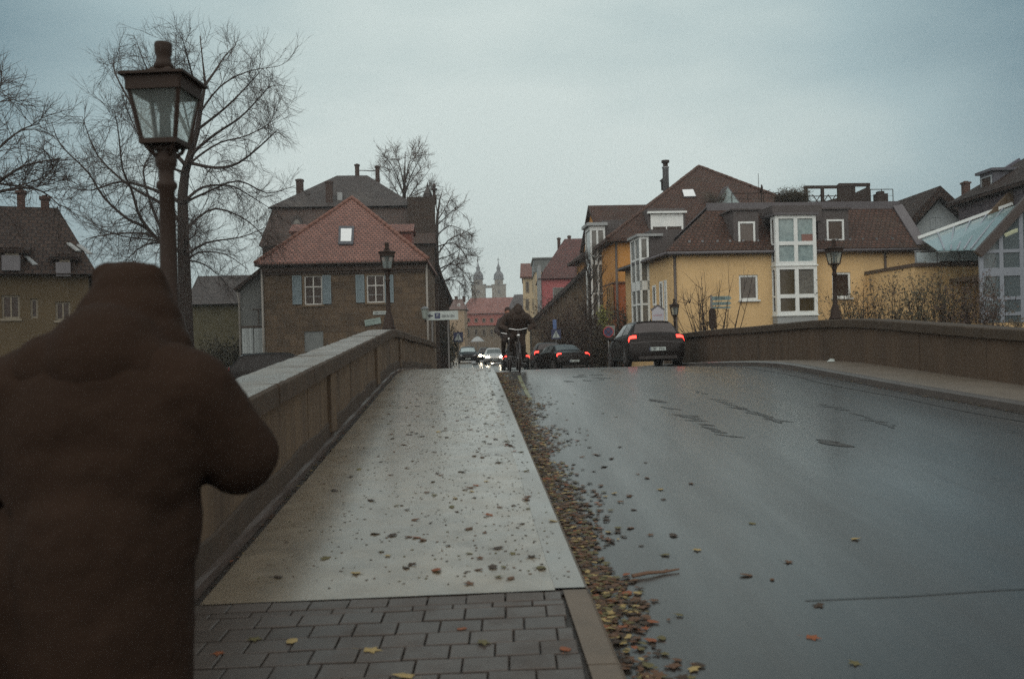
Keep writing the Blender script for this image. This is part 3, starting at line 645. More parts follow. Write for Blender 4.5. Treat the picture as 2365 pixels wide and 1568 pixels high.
m.prism([((a-fm_.O.x)*fm_.u.x+(b-fm_.O.y)*fm_.u.y, (a-fm_.O.x)*fm_.n.x+(b-fm_.O.y)*fm_.n.y) for a, b in q], -.6, 5.6, 'z'); m.build('street_wing', mat('dark brown wall', (66, 52, 42), (54, 44, 38), 1.5, rough=.85), MH)  # street wing in one even dark brown

# ---- slate-roofed house left of the annex
fq = Fr((P(425, 800, 54).x, 54, -.7), 0)
QH = thing('slate_house', 'low house with grey slate roof and ivy-dark wall behind the near lamp post', 'house', fq.O, 0)
x0, x1 = fq.at(425, 700)[0], fq.at(575, 700)[0]; ze_ = fq.at(500, 702)[1]; zt = fq.at(500, 637, 3.2)[1]; xa = fq.at(457, 640, 3.2)[0]
MB().box(x0+.3, x1, .4, 7, -.7, ze_+.02).build('wall', mat('ivy-dark wall', (78, 74, 52), (60, 58, 42), 2.2, rough=.9, bump=.4, bsc=8), QH)
m = MB(); m.add([(x0, 0, ze_), (x1+3, 0, ze_), (x1+3, 7, ze_), (x0, 7, ze_), (xa, 3.2, zt), (x1+3, 3.2, zt)], [(0, 1, 5, 4), (2, 3, 4, 5), (3, 0, 4), (3, 2, 1, 0), (1, 2, 5)]); m.build('roof', SLATE, QH)

# ---- far-left house with dormers
fl = Fr((P(-120, 800, 28).x, 28, -1.0), 24)
LH = thing('ochre_house', 'dim ochre house with steep dark roof, two chimneys and flower-box dormers at the picture edge', 'house', fl.O, fl.a)
x1 = fl.at(205, 700)[0]; ze_ = fl.at(100, 628)[1]
w1, w2, w3 = fl.rect(128, 697, 163, 740), fl.rect(4, 682, 46, 736), fl.rect(70, 690, 88, 735)
m = MB(); m.wall(-6, x1, -3, ze_, [w1, w2, w3]); m.box(-6, x1, .4, 7.5, -3, ze_); m.poly([(x1, 0, ze_), (x1, .4, ze_), (x1, .4, -3), (x1, 0, -3)]); m.build('wall', mat('dim ochre render', (84, 72, 50), (66, 57, 40), 1.2, rough=.85), LH)
DIMW = mat('dim window paint', (112, 106, 92), rough=.6)
for r in (w1, w2): win(LH, r, .07, (.5,), (), fw=.06, fm=DIMW, sill=.12)
win(LH, w3, .07, (), (), fm=DIMW)
zt = fl.at(60, 478, 3.6)[1]; xg = fl.at(134, 500, 3.6)[0]
m = MB(); m.add([(-6.3, -.4, ze_-.1), (x1+.3, -.4, ze_-.1), (x1+.3, 7.9, ze_-.1), (-6.3, 7.9, ze_-.1), (-6.3, 3.6, zt), (xg, 3.6, zt)], [(0, 1, 5, 4), (1, 2, 5), (2, 3, 4, 5), (3, 0, 4), (3, 2, 1, 0)]); lr = m.build('roof', TILE_DARK, LH)
for a, b, t in ((38, 58, 437), (93, 114, 451)):
    xa, z1 = fl.at(a, t, 3.6); xb = fl.at(b, t, 3.6)[0]; chimney(lr, (xa+xb)/2, 3.6, z1-1.6, z1, (xb-xa)*.9)
for a, b, c, d, bx in ((138, 600, 162, 640, (129, 606, 163, 638)), (12, 585, 44, 625, (4, 590, 46, 625))):
    r = fl.rect(a, b, c, d, .1); k = MB(); k.box(r[0]-.15, r[1]+.15, .16, 3, r[2]-.3, r[3]+.2); k.slab([(r[0]-.3, 0, r[3]+.1), (r[1]+.3, 0, r[3]+.1), (r[1]+.3, 3.4, r[3]+.75), (r[0]-.3, 3.4, r[3]+.75)], .1); dd = k.build('dormer', TILE_DARK, lr)
    win(LH, r, .09, (.5,), (), fm=DIMW); q = fl.rect(*bx, -.3); k = MB(); k.box(q[0], q[1], -.35, .0, q[2], q[3]); k.build('flower_box', mat('grey balcony panel', (108, 108, 112), (90, 90, 94), 4, rough=.7), LH)
for a, b in (((158, 562), (182, 580)), ((182, 566), (208, 586)), ((60, 593), (82, 612))):
    p, q = fl.at(*a, 1.0), fl.at(*b, .8); s_ = (zt-ze_+.1)/4.0
    k = MB(); y0 = (p[1]-ze_+.1)/s_-.4; y1 = (q[1]-ze_+.1)/s_-.4; pa, pb = fl.at(*a, y0-.1), fl.at(*b, y1-.1)
    A = Vector((pa[0], y0-.1, pa[1])); B = Vector((pb[0], y1-.1, pb[1])); k.bar(A, B, .16, .05); k.build('roof_light', WHITE_DULL, lr)

# ---- yellow corner house, right
fy_ = Fr((P(1557, 800, 40).x, 40, -.75), 6)
YH = thing('yellow_house', 'yellow rendered corner house with brown mansard roof, white bay windows and roof terrace', 'house', fy_.O, fy_.a)
YEL = mat('yellow render', (206, 178, 130), (186, 159, 115), .9, rough=.85, bump=.12, bsc=40, c3=(174, 146, 102))
W = fy_.at(2118, 700)[0]; ze = fy_.at(1800, 583)[1]; DY = 9.0
wl, wr, wg = fy_.rect(1707, 635, 1751, 693), fy_.rect(1922, 629, 1965, 688), fy_.rect(1712, 763, 1749, 800)
sideW = 4.2
m = MB(); m.wall(0, W, -1, ze, [wl, wr, wg]); m.box(.0, W, .3, DY, -1, ze)
for x in (0, W): m.poly([(x, 0, -1), (x, .3, -1), (x, .3, ze), (x, 0, ze)])
m.poly([(0, 0, ze), (0, .3, ze), (W, .3, ze), (W, 0, ze)]); yw = m.build('wall', YEL, YH)
win(YH, wl, .05, (), (), fw=.09, sill=.18, pm=mat('half curtained pane', (58, 44, 36), (92, 88, 80), .5, rough=.1))
win(YH, wr, .05, (), (), fw=.09, sill=.18); win(YH, wg, .05, (), (.8,), fw=.09, sill=.1)
# mansard
top = 2.0; zt = fy_.at(1850, 473, top)[1]; xl_, xr_ = fy_.at(1637, 476, top)[0], fy_.at(2069, 464, top)[0]
e = .32; m = MB(); v = [(-e, -e, ze-.05), (W+.2, -e, ze-.05), (W+.2, DY+e, ze-.05), (-e, DY+e, ze-.05), (-e, -e, ze+.12), (W+.2, -e, ze+.12), (W+.2, DY+e, ze+.12), (-e, DY+e, ze+.12), (xl_, top, zt-.12), (xr_, top, zt-.12), (xr_, DY-1.4, zt-.12), (fy_.at(1526, 588, 5.2)[0], 5.2, fy_.at(1526, 588, 5.2)[1])]
m.add(v, [(3, 2, 1, 0), (0, 1, 5, 4), (1, 2, 6, 5), (2, 3, 7, 6), (3, 0, 4, 7), (4, 5, 9, 8), (5, 6, 10, 9), (6, 7, 11), (6, 11, 10), (7, 4, 11), (4, 8, 11), (8, 9, 10), (8, 10, 11)]); ro = m.build('roof', TILE_BROWN, YH)
m = MB(); m.box(xl_-.12, xr_+.1, top-.14, top+.06, zt-.26, zt+.10); m.box(xr_-.1, xr_+.1, top+.06, DY-1.4, zt-.26, zt+.10); m.build('roof_edge', ZINC, ro)
m = MB(); m.bar((W+.14, -e+.02, ze+.2), (xr_+.02, top-.06, zt-.06), .5, .07); m.build('verge_flashing', ZINC, ro)
qv = fy_.at(1526, 588, 5.2); m = MB(); m.bar((xl_, top-.02, zt-.06), (qv[0], 5.2, qv[1]+.05), .28, .06); m.build('hip_flashing', ZINC, ro)
m = MB(); m.tube([(-e, -e-.05, ze+.0), (W+.2, -e-.05, ze+.0)], .07, 8); m.tube([(-e-.05, -e, ze+.0), (-e-.05, DY, ze+.0)], .07, 8); m.build('gutter', ZINC, ro, True)
pipe(YH, [(.1, -.07, ze-.1), (.1, -.07, -1)], .06, mat('old copper pipe', (86, 78, 72), (70, 64, 60), 5, rough=.6)); xp = fy_.at(2044, 650)[0]; pipe(YH, [(xp, -.07, ze-.1), (xp, -.07, -1)], .05, MATS['old copper pipe'])
sn = MB()                                            # snow guards
rr = random.Random(4)
sl = (zt-.24-ze)/(top+e)
for i in range(26):
    x = .9+i*.62+rr.uniform(-.1, .1)
    if x > W-.8: break
    y = .12; z = ze+.12+sl*(y+e); sn.box(x-.05, x+.05, y-.02, y+.05, z-.02, z+.07)
sn.build('snow_guard', STEEL, ro)
CHEEK = mat('grey dormer cladding', (76, 71, 70), (64, 60, 59), 1.6, rough=.6)
def dormer(px, wn, dep=.12, pane=None):
    a, b, c, d = fy_.rect(*px, dep); m = MB(); r = fy_.rect(*wn, dep)
    m.wall(a, b, c, d, [r], dep, .06); m.box(a, b, dep+.16, 2.6, c, d)
    for x in (a, b): m.poly([(x, dep, c), (x, dep+.16, c), (x, dep+.16, d), (x, dep, d)])
    m.poly([(a, dep, d), (b, dep, d), (b, dep+.16, d), (a, dep+.16, d)]); m.box(a-.1, b+.1, dep-.1, 2.8, d+.002, d+.07)
    o = m.build('dormer', CHEEK, ro); win(YH, r, dep-.02, (), (), fw=.085, thick=.07, pm=pane); return o
dormer((1694, 486, 1752, 578), (1705, 512, 1744, 569), pane=mat('dusky pane', (92, 84, 78), (76, 68, 62), .8, rough=.1))
dormer((1889, 484, 1960, 576), (1909, 507, 1949, 557), pane=MATS['dusky pane'])
def bay(px0, px1, ys, dep, parent, fr, side=True, base=None, panes=None, cols=(.5,)):
    """a projecting bay: storeys stacked top to bottom; ys = list of (top, bottom, transom) in photo pixels"""
    x0, x1 = fr.at(px0, 620, -dep)[0], fr.at(px1, 620, -dep)[0]; k = 0
    for (t, b, q) in ys:
        z1, z0 = fr.at((px0+px1)/2, t, -dep)[1], fr.at((px0+px1)/2, b, -dep)[1]; zq = fr.at((px0+px1)/2, q, -dep)[1]
        f = win(parent, (x0, x1, z0+.012, z1), -dep, cols, ((zq-z0)/(z1-z0),), fw=.15, mw=.17, thick=.12, name='bay_window', pm=panes[k][0])
        if panes[k][1]: 
            p = MB(); xm = (x0+x1)/2; p.poly([(xm+.09, -dep+.058, zq+.05), (x1-.15, -dep+.058, zq+.05), (x1-.15, -dep+.058, z1-.15), (xm+.09, -dep+.058, z1-.15)]); p.build('pane', panes[k][1], f)
        if side:
            for xs_ in (x0, x1-.1):
                s = MB(); s.box(xs_, xs_+.1, -dep+.12, -dep+.2, z0+.012, z1).box(xs_, xs_+.1, -.08, .0, z0+.012, z1).box(xs_+.002, xs_+.098, -dep+.2, -.08, z0+.012, z0+.17).box(xs_+.002, xs_+.098, -dep+.2, -.08, z1-.15, z1).box(xs_+.002, xs_+.098, -dep+.2, -.08, zq-.04, zq+.04)
                s.build('side_frame', WHITE, f); p = MB(); p.poly([(xs_+.05, -dep+.15, z0+.1), (xs_+.05, -.05, z0+.1), (xs_+.05, -.05, z1-.1), (xs_+.05, -dep+.15, z1-.1)]); p.build('pane', PANE, f)
        m = MB(); m.box(x0-.04, x1+.04, -dep-.04, 0, z0-.045, z0+.01); m.build('ledge', WHITE, f); k += 1
    z = fr.at((px0+px1)/2, ys[0][0], -dep)[1]; m = MB(); m.box(x0-.1, x1+.1, -dep-.1, .8, z+.002, z+.1); m.build('bay_roof', ZINC, parent)
    zb = fr.at((px0+px1)/2, ys[-1][1], -dep)[1]; zb2 = fr.at((px0+px1)/2, base or ys[-1][1]+20, -dep)[1]; m = MB(); m.box(x0, x1, -dep+.02, -.001, zb2, zb-.047); m.build('bay_base', WHITE_DULL, parent)
    m = MB(); m.box(x0+.12, x1-.12, -.03 if dep > .3 else -.02, -.005, zb, z); m.build('bay_back', PANE, parent)
bay(1793, 1887, [(497, 612, 562), (614, 727, 684)], .55, YH, fy_, base=746, panes=[(PANE_PALE, None), (mat('greenish room', (70, 62, 40), (58, 50, 36), .6, rough=.1), PANE_GREY)])
x0, x1, z0, z1 = fy_.rect(1849, 541, 1878, 560, -.5); k = MB(); k.box(x0+.05, x1-.03, -.503, -.48, z0+.02, z1); bw_ = k.build('window_picture', mat('reddish interior', (132, 92, 84), (110, 88, 80), 3, rough=.5), YH)
x0, x1, z0, z1 = fy_.rect(1780, 476, 1893, 497, .2); MB().box(x0, x1, .0, 2.2, z0-.3, z1).build('dormer', CHEEK, ro)
# side wall windows towards the street
def sidey(px, x=0):
    u, v_ = un(px, 680); ex = Vector((0, 0, EYE)); r = Vector((u, 1, v_)); t = (x - (ex-fy_.O).dot(fy_.u))/r.dot(fy_.u); return (ex + r*t - fy_.O).dot(fy_.n)
def sidez(px, py, x=0):
    u, v_ = un(px, py); ex = Vector((0, 0, EYE)); r = Vector((u, 1, v_)); t = (x - (ex-fy_.O).dot(fy_.u))/r.dot(fy_.u); return (ex + r*t - fy_.O).z
for a, b, t, bt in ((1536, 1541, 647, 742), (1525, 1532, 650, 738), (1509, 1516, 659, 706)):
    ya, yb = sidey(b), sidey(a); sidewin(YH, 0, ya, yb, sidez((a+b)/2, bt), sidez((a+b)/2, t), fw=.1)
# street-side bay of the yellow house
yb0 = sidey(1501); zb1, zb0 = sidez(1500, 545), sidez(1500, 760)
k = MB(); bx = -.46
for z0, z1 in ((zb0, zb0+.12), (zb1-.12, zb1), ((zb0+zb1)/2-.35, (zb0+zb1)/2+.1)): k.box(bx, 0, yb0, yb0+1.9, z0, z1)
for x in (bx, -.1): k.box(x, x+.1, yb0, yb0+.1, zb0+.12, zb1-.12)
for y in (yb0+.9, yb0+1.8): k.box(bx, bx+.1, y, y+.1, zb0+.12, zb1-.12)
for zz in (.27, .76):
    zq = zb0+(zb1-zb0)*zz; k.box(bx+.01, -.0, yb0+.01, yb0+.09, zq-.05, zq+.05); k.box(bx+.01, bx+.09, yb0+.1, yb0+1.8, zq-.05, zq+.05)
bo = k.build('bay_window', WHITE, YH); k = MB(); k.box(bx+.05, 0, yb0+.05, yb0+1.85, zb0+.06, zb1-.06); k.build('pane', PANE_GREY, bo)
k = MB(); k.box(bx-.12, .7, yb0-.1, yb0+2.0, zb1+.002, zb1+.12); k.build('bay_roof', WHITE_DULL, YH)
k = MB(); z = sidez(1501, 590); k.box(-.02, 1.3, yb0+.1, yb0+1.9, ze-.3, zb1-.002); k.build('dormer', CHEEK, ro); zq = sidez(1540, 528, 1.0); k = MB(); k.box(.30, 1.75, yb0+.6, yb0+3.0, ze, zq); k.build('dormer', CHEEK, ro)

# roof terrace: fence panel, clipped bush, dish, railing, box
zf = zt-.12; RT = lambda px, py, d: fy_.O + fy_.u*fy_.at(px, py, d)[0] + fy_.n*d + Vector((0, 0, fy_.at(px, py, d)[1]))
ft = thing('terrace_screen', 'dark timber screen with open lattice top on the roof terrace', 'screen', fy_.O, fy_.a)
DKW = mat('dark stained timber', (44, 33, 26), (36, 28, 23), 4, rough=.7)
d = 3.6; x0, zT = fy_.at(1862, 430, d); x1, zT2 = fy_.at(2006, 423, d); xm = fy_.at(1938, 425, d)[0]; zB = fy_.at(1900, 470, d)[1]
k = MB()
for x in (x0, (x0+xm)/2, xm, (xm+x1)/2, x1): k.box(x-.07, x+.07, d, d+.12, zf, (zT if x < xm-.1 else zT2)-.06)
k.box(x0-.08, xm, d-.01, d+.13, zT-.12, zT+.02); k.box(xm, x1+.08, d-.01, d+.13, zT2-.16, zT2)
k.box(xm+.07, (xm+x1)/2-.07, d+.02, d+.1, zf, zT2-.16)
k.prism([(x0+.9, zf+.5), ((xm+x1)/2, zT2-.5), (x1-.07, zT2-.2), (x1-.07, zf+.42), (x0+.9, zf+.42)], d+.03, d+.09)
zl = zT-.12; k.build('screen_frame', DKW, ft); k = MB(); k.box(x0+.07, x1-.07, d+.02, d+.1, zf, zf+.42); k.build('screen_boards', DKW, ft)
k = MB()
for t in (.35, .6): k.box(x0+.07, xm-.07, d+.045, d+.075, zl-t-.04, zl-t)
for i in range(7): xx = x0+.25+(xm-x0-.5)*i/6; k.bar((xx, d+.06, zf+.4), (xx+(.3 if i % 2 else -.3), d+.06, zl-.3), .035)
k.build('screen_lattice', DKW, ft)
dh = thing('satellite_dish', 'dark satellite dish beside a thin mast on the roof terrace', 'dish', RT(1760, 455, 2.6), fy_.a); pz = RT(1760, 437, 2.6)-RT(1760, 455, 2.6)
k = MB(); k.lathe([(.0, -.05), (.12, -.03), (.20, .02), (.22, .06), (.20, .05), (.12, .0), (.0, -.02)], (0, 0, 0), 18, 'y'); do = k.build('reflector', DARKMETAL, dh, True); do.location = (0, 0, pz.z); do.rotation_euler = (R(10), 0, R(68))
k = MB(); k.tube([(0, .1, -.35), (0, .1, pz.z)], .025, 6); k.tube([(0, 0, pz.z-.25), (.25, -.4, pz.z-.1)], .015, 5); k.tube([(-.12, .1, -.35), (-.12, .1, (RT(1755, 400, 2.6)-RT(1760, 455, 2.6)).z)], .012, 5); k.build('mast', DARKMETAL, dh)
def railing(name, label, xa, xb, d, posts, h):
    o = thing(name, label, 'railing', fy_.O, fy_.a); k = MB(); k.tube([(xa, d, zf+h), (xb, d, zf+h)], .022, 6)
    for t in (.33, .66): k.tube([(xa, d, zf+h*t), (xb, d, zf+h*t)], .008, 5)
    k.build('rail', DARKMETAL, o)
    for i in range(posts): x = xa+(xb-xa)*i/(posts-1); MB().tube([(x, d, zf), (x, d, zf+h)], .02, 6).build('post', DARKMETAL, o)
a, z = fy_.at(1690, 447, 2.5); b = fy_.at(1800, 446, 2.5)[0]; railing('railing', 'thin railing along the terrace edge beside the satellite dish', a, b, 2.5, 4, z-zf)
a, z = fy_.at(2010, 438, 2.7); b = fy_.at(2062, 437, 2.7)[0]; railing('railing', 'thin railing at the right end of the roof terrace', a, b, 2.7, 3, z-zf)
pb = RT(2034, 462, 2.6); o = thing('planter', 'small dark box on the roof edge by the right-hand railing', 'planter', pb, fy_.a); k = MB(); k.box(-.27, .27, -.2, .2, -.15, .28); k.build('box', DKW, o); k = MB(); k.box(-.16, .12, -.15, .15, .28, .4); k.build('lid', DKW, o)

# ---- orange apartment building behind
OO = (P(1424, 800, 55).x, 55, -.7)
fo = Fr(OO, 4)
OH = thing('orange_house', 'tall orange apartment house with large brown tiled hip roof and steel chimney', 'house', fo.O, fo.a)
ORN = mat('orange render', (186, 136, 74), (168, 122, 64), .6, rough=.85, bump=.1, bsc=30); RUST = mat('rust red render', (150, 84, 44), (132, 74, 40), .7, rough=.85)
ze = fo.at(1440, 560)[1]; zm = fo.at(1445, 650)[1]
m = MB(); m.box(0, 14, 0, 16, zm, ze); m.build('wall', ORN, OH); m = MB(); m.box(.06, 14, .05, 16, -1, zm-.1); m.build('lower_wall', RUST, OH); m = MB(); m.box(.0, 14, -.06, 16, zm-.1, zm); m.build('string_course', mat('brown trim', (92, 66, 50), rough=.7), OH)
m = MB(); m.box(0, .055, .9, 16, -1, zm-.1); m.build('street_wall', ORN, OH)
pkx, pkz = fo.at(1614, 384, 6.5); xrc = 16.0; e = .5
m = MB(); zr_ = ze+.02
m.add([(-e, -e, zr_), (xrc, -e, zr_), (xrc, 18, zr_), (-e, 18, zr_), (-e, -e, zr_+.2), (xrc, -e, zr_+.2), (xrc, 18, zr_+.2), (-e, 18, zr_+.2), (pkx, 6.5, pkz), (pkx, 12, pkz)], [(3, 2, 1, 0), (0, 1, 5, 4), (1, 2, 6, 5), (2, 3, 7, 6), (3, 0, 4, 7), (4, 5, 8), (5, 6, 9, 8), (6, 7, 9), (7, 4, 8, 9)])
oro = m.build('roof', TILE_BROWN, OH); sl = (pkz-zr_-.2)/7.0
def onro(px, py):
    lo, hi = -.5, 6.5
    for _ in range(40):
        q_ = (lo+hi)/2; x, z = fo.at(px, py, q_)
        if z > zr_+.2+sl*(q_+.5): lo = q_
        else: hi = q_
    return Vector((x, q_, z))
ridge_tiles(oro, [((-e, -e, zr_+.2), (pkx, 6.5, pkz)), ((xrc, -e, zr_+.2), (pkx, 6.5, pkz))], RIDGEB, .11)
pipe(OH, [(.1, -.08, ze), (.1, -.08, -1)], .07, MATS['old copper pipe'])
q = [onro(*p) for p in ((1579, 458), (1608, 457), (1601, 440), (1574, 441))]; nn = (q[1]-q[0]).cross(q[3]-q[0]).normalized(); m = MB(); m.slab([p+nn*.1 for p in q], .2); f = m.build('roof_light', ZINC, oro); c_ = sum(q, Vector())/4; MB().poly([c_+(p-c_)*.92+nn*.108 for p in q]).build('pane', MATS['sky-lit pane'], f)
x0, z0 = fo.at(1530, 447, 4.6); x1, z1 = fo.at(1545, 371, 4.6); m = MB(); cx_, rad = (x0+x1)/2, (x1-x0)*.42
m.lathe([(rad, z0-2), (rad, z1-.55), (rad*1.15, z1-.5), (rad*1.15, z1-.42)], (cx_, 4.6, 0), 14); ch = m.build('steel_chimney', STEEL, oro, True); m = MB(); m.lathe([(rad*.8, z1-.42), (rad*.8, z1-.2), (rad*1.3, z1-.14), (rad*1.3, z1)], (cx_, 4.6, 0), 14); m.build('cowl', DARKMETAL, ch)
p = onro(1560, 425); MB().lathe([(.22, p.z-.3), (.22, p.z+.25), (.32, p.z+.3), (.1, p.z+.5)], (p.x-.6, p.y+.6, 0), 10).build('vent', DARKMETAL, oro, True)
q = [onro(1652, 472), onro(1712, 472), onro(1676, 430)]; m = MB(); dd = 1.2        # glazed gable dormer
a, b, c_ = q[0], q[1], Vector(((q[0].x+q[1].x)/2, q[0].y, fo.at(1673, 429, q[0].y)[1]))
m.add([a, b, c_, a+Vector((0, 3, 0)), b+Vector((0, 3, 0)), c_+Vector((0, 3, 0))], [(0, 1, 2), (0, 2, 5, 3), (1, 4, 5, 2)]); f = m.build('glazed_gable', ZINC, oro); m = MB(); cc = (a+b+c_)/3; m.poly([cc+(p-cc)*.84+Vector((0, -.02, 0)) for p in (a, b, c_)]); m.build('pane', PANE_PALE, f)
# dormer with white roller blind
r = fo.rect(1503, 494, 1578, 545, .2); m = MB(); m.box(r[0]-.15, r[1]+.15, .28, 5, r[2]-.3, r[3]+.35); m.build('dormer', CHEEK, oro)
f = win(OH, r, .18, (.48,), (), fw=.12, pm=PANE); m = MB(); m.box(r[0]+.1, r[1]-.1, .19, .215, r[2]+(r[3]-r[2])*.42, r[3]-.1); m.build('roller_blind', WHITE, f); m = MB(); m.box(r[0]-.2, r[1]+.2, .0, .3, r[3]+.02, r[3]+.14); m.build('eave_board', WHITE, f)
# wing towards the street with flat-looking ridge and white corner bay
x0, zrg = fo.at(1358, 475, 9.5); x1 = fo.at(1510, 473, 9.5)[0]+1; zee = fo.at(1420, 548, 5.0)[1]
m = MB(); m.slab([(x0, 5.0, zee), (x1, 5.0, zee), (x1, 9.5, zrg), (x0, 9.5, zrg)], .2); m.slab([(x0, 14, zee), (x1, 14, zee), (x1, 9.5, zrg), (x0, 9.5, zrg)], .2); m.build('wing_roof', TILE_BROWN, OH)
m = MB(); m.prism([(5.2, -1), (13.8, -1), (13.8, zee-.1), (9.5, zrg-.25), (5.2, zee-.1)], x0+.25, x1-.1, 'x'); m.build('wing_wall', ORN, OH)
xb0, zb1 = fo.at(1362, 522, 4.4); xb1 = fo.at(1397, 522, 4.4)[0]; zb0 = -.6
k = MB(); n = 5; hh = (zb1-zb0)
for x in (xb0, xb0+.42, xb1-.12): k.box(x, x+.12, 4.4, 4.52, zb0, zb1)
for t in (0, .17, .35, .40, .56, .75, .80, .97): k.box(xb0+.13, xb1-.13, 4.41, 4.51, zb0+hh*t, zb0+hh*t+(.3 if t in (.35, .75, .97) else .12))
k.box(xb0, xb0+.1, 4.52, 6.5, zb0, zb0+.2); k.box(xb0, xb0+.1, 6.4, 6.5, zb0+.2, zb1); k.box(xb0+.0, xb0+.1, 4.52, 6.4, zb1-.25, zb1)
bo = k.build('bay_window', WHITE, OH); k = MB(); k.box(xb0+.05, xb1-.02, 4.46, 6.45, zb0, zb1-.05); k.build('pane', PANE_GREY, bo)
k = MB(); k.box(xb0-.2, xb1+.15, 4.2, 6.7, zb1+.002, zb1+.2); k.build('bay_roof', WHITE_DULL, OH)
k = MB(); xd1 = fo.at(1424, 520, 5.2)[0]; k.box(xb1+.02, xd1+2.2, 5.0, 8, ze-.6, fo.at(1410, 508, 5)[1]); k.build('dormer', CHEEK, OH)
def oy(px):
    u, v_ = un(px, 650); ex = Vector((0, 0, EYE)); r = Vector((u, 1, v_)); t = (0 - (ex-fo.O).dot(fo.u))/r.dot(fo.u); q_ = ex+r*t-fo.O; return q_.dot(fo.n)
for a, b in ((1402, 1406), (1407, 1411), (1412, 1416)): sidewin(OH, 0, oy(b), oy(a), 3.4, 5.4, fm=mat('tan frame', (140, 112, 72), rough=.7), fw=.12)

# ---- farther houses on the right of the street
def boxhouse(name, label, px0, px1, Y, pyt, dep, wm, base=-1.0, rz=0, extra=None):
    f = Fr((P(px0, 800, Y).x, Y, base), rz); o = thing(name, label, 'house', f.O, f.a); x1 = f.at(px1, pyt)[0]; z = f.at((px0+px1)/2, pyt)[1]
    m = MB(); m.box(0, x1, 0, dep, -1, z); m.build('wall', wm, o); return f, o, x1, z
ft_, LS, x1, z = boxhouse('timbered_house', 'low brown stone and timber house with a sloping verge beside the bushes', 1229, 1300, 63, 742, 7, mat('brown rubble wall', (116, 104, 86), (92, 82, 68), 1.5, rough=.9, brick=(.5, .22, .02, (66, 58, 50), .5)))
xe, zE = ft_.at(1226, 742); xp, zp = ft_.at(1356, 612)
m = MB(); m.prism([(0, z), (xp, z), (xp, zp-.25), (0, z+.1)], .02, 7); m.build('gable', mat('dark timber gable', (116, 102, 84), (90, 80, 66), 1.2, rough=.85), LS); m = MB(); m.box(x1, xp, .0, 7, -1, z); m.build('side_wall', MATS['brown rubble wall'], LS)
m = MB(); m.slab([(xe-.2, -.5, zE-.1), (xp, -.5, zp), (xp, 7.3, zp), (xe-.2, 7.3, zE-.1)], .22); m.build('roof', SLATE, LS)
k = MB()
for i in range(9): x = .7+i*.42; zz = z+(zp-z)*x/xp-.35; k.box(x-.05, x+.05, -.03, .019, z-.6, max(z-.4, zz))
k.box(.1, xp, -.035, .018, z-.75, z-.6); k.build('timber_frame', mat('weathered timber', (112, 100, 84), (90, 80, 66), 3, rough=.8), LS)
for px in (1240, 1262): r = ft_.rect(px, 800, px+8, 822); win(LS, r, -.04, (), (), fm=DIMW)
fp, PH, x1, z = boxhouse('pink_house', 'pink rendered house with steep dark red roof beyond the timbered house', 1254, 1372, 80, 643, 9, mat('pink render', (176, 104, 104), (160, 94, 96), .5, rough=.85))
r0 = fp.at(1304, 552, 4.5); m = MB(); m.add([(-.3, -.3, z), (x1+.3, -.3, z), (x1+.3, 9.3, z), (-.3, 9.3, z), (r0[0], 4.5, r0[1]), (x1+.3, 4.5, r0[1])], [(0, 1, 5, 4), (2, 3, 4, 5), (3, 0, 4), (1, 2, 5), (3, 2, 1, 0)]); pr = m.build('roof', mat('dark red tiles', (98, 58, 52), (80, 50, 46), .5, rough=.6, brick=(.3, .3, .03, (44, 30, 28), .5)), PH)
for a, b, t in ((1287, 1294, 549), (1311, 1318, 544)): xa, zz = fp.at(a, t, 5); xb = fp.at(b, t, 5)[0]; chimney(pr, (xa+xb)/2, 5, zz-2.2, zz, xb-xa)
r = fp.rect(1277, 664, 1312, 700); win(PH, r, -.05, (), (), fw=.06, fm=WHITE_DULL, pm=PANE_GREY); a = fp.at(1243, 640)[0]; m = MB(); m.box(a, -.02, -.2, 4, -1, z+1.2); m.build('corner_board', WHITE_DULL, PH)
fg, GH, x1, z = boxhouse('grey_roofed_house', 'house with boxy grey metal roof squeezed beside the pink house', 1240, 1292, 92, 628, 9, mat('cream render', (176, 162, 132), (162, 148, 120), .8, rough=.85))
z2 = fg.at(1260, 595)[1]; m = MB(); m.box(-.1, x1, -.1, 9, z+.003, z2-.15); m.box(-.25, x1+.1, -.25, 9.2, z2-.148, z2); m.build('roof', mat('grey metal roof', (104, 110, 108), (88, 94, 94), .8, rough=.5), GH)
fc, CH, x1, z = boxhouse('cream_house', 'narrow cream house with red tiled top at the end of the right-hand row', 1211, 1244, 108, 639, 10, MATS['cream render'], rz=-2)
a = fc.at(1210, 609)[1]; m = MB(); m.slab([(-.3, -.4, z), (x1+.3, -.4, z), (x1+.3, 4, a+.35), (-.3, 4, a+.35)], .2); m.slab([(-.3, 10.4, z), (x1+.3, 10.4, z), (x1+.3, 4, a+.35), (-.3, 4, a+.35)], .2); m.build('roof', TILE_RED, CH); m = MB(); m.prism([(.0, z), (9.9, z), (4, a+.1)], .02, x1-.05, 'x'); m.build('gable', MATS['cream render'], CH)
for py in (650, 690, 735):
    for px in (1214, 1230): r = fc.rect(px, py, px+8, py+26); win(CH, r, -.05, (.5,), (), fm=DIMW, fw=.1)
fd, DH, x1, z = boxhouse('dark_roofed_house', 'small house under a steep dark slate roof half hidden by the cyclists', 1174, 1214, 140, 728, 9, mat('plain grey wall', (104, 98, 88), (88, 84, 76), .8, rough=.85))
a = fd.at(1188, 680, 4); m = MB(); m.add([(-.4, -.4, z), (x1+.4, -.4, z), (x1+.4, 9.4, z), (-.4, 9.4, z), (a[0], 4.5, a[1]), (x1, 4.5, a[1])], [(0, 1, 5, 4), (2, 3, 4, 5), (3, 0, 4), (1, 2, 5), (3, 2, 1, 0)]); m.build('roof', mat('dark slate', (70, 66, 66), (60, 58, 58), .5, rough=.5), DH)
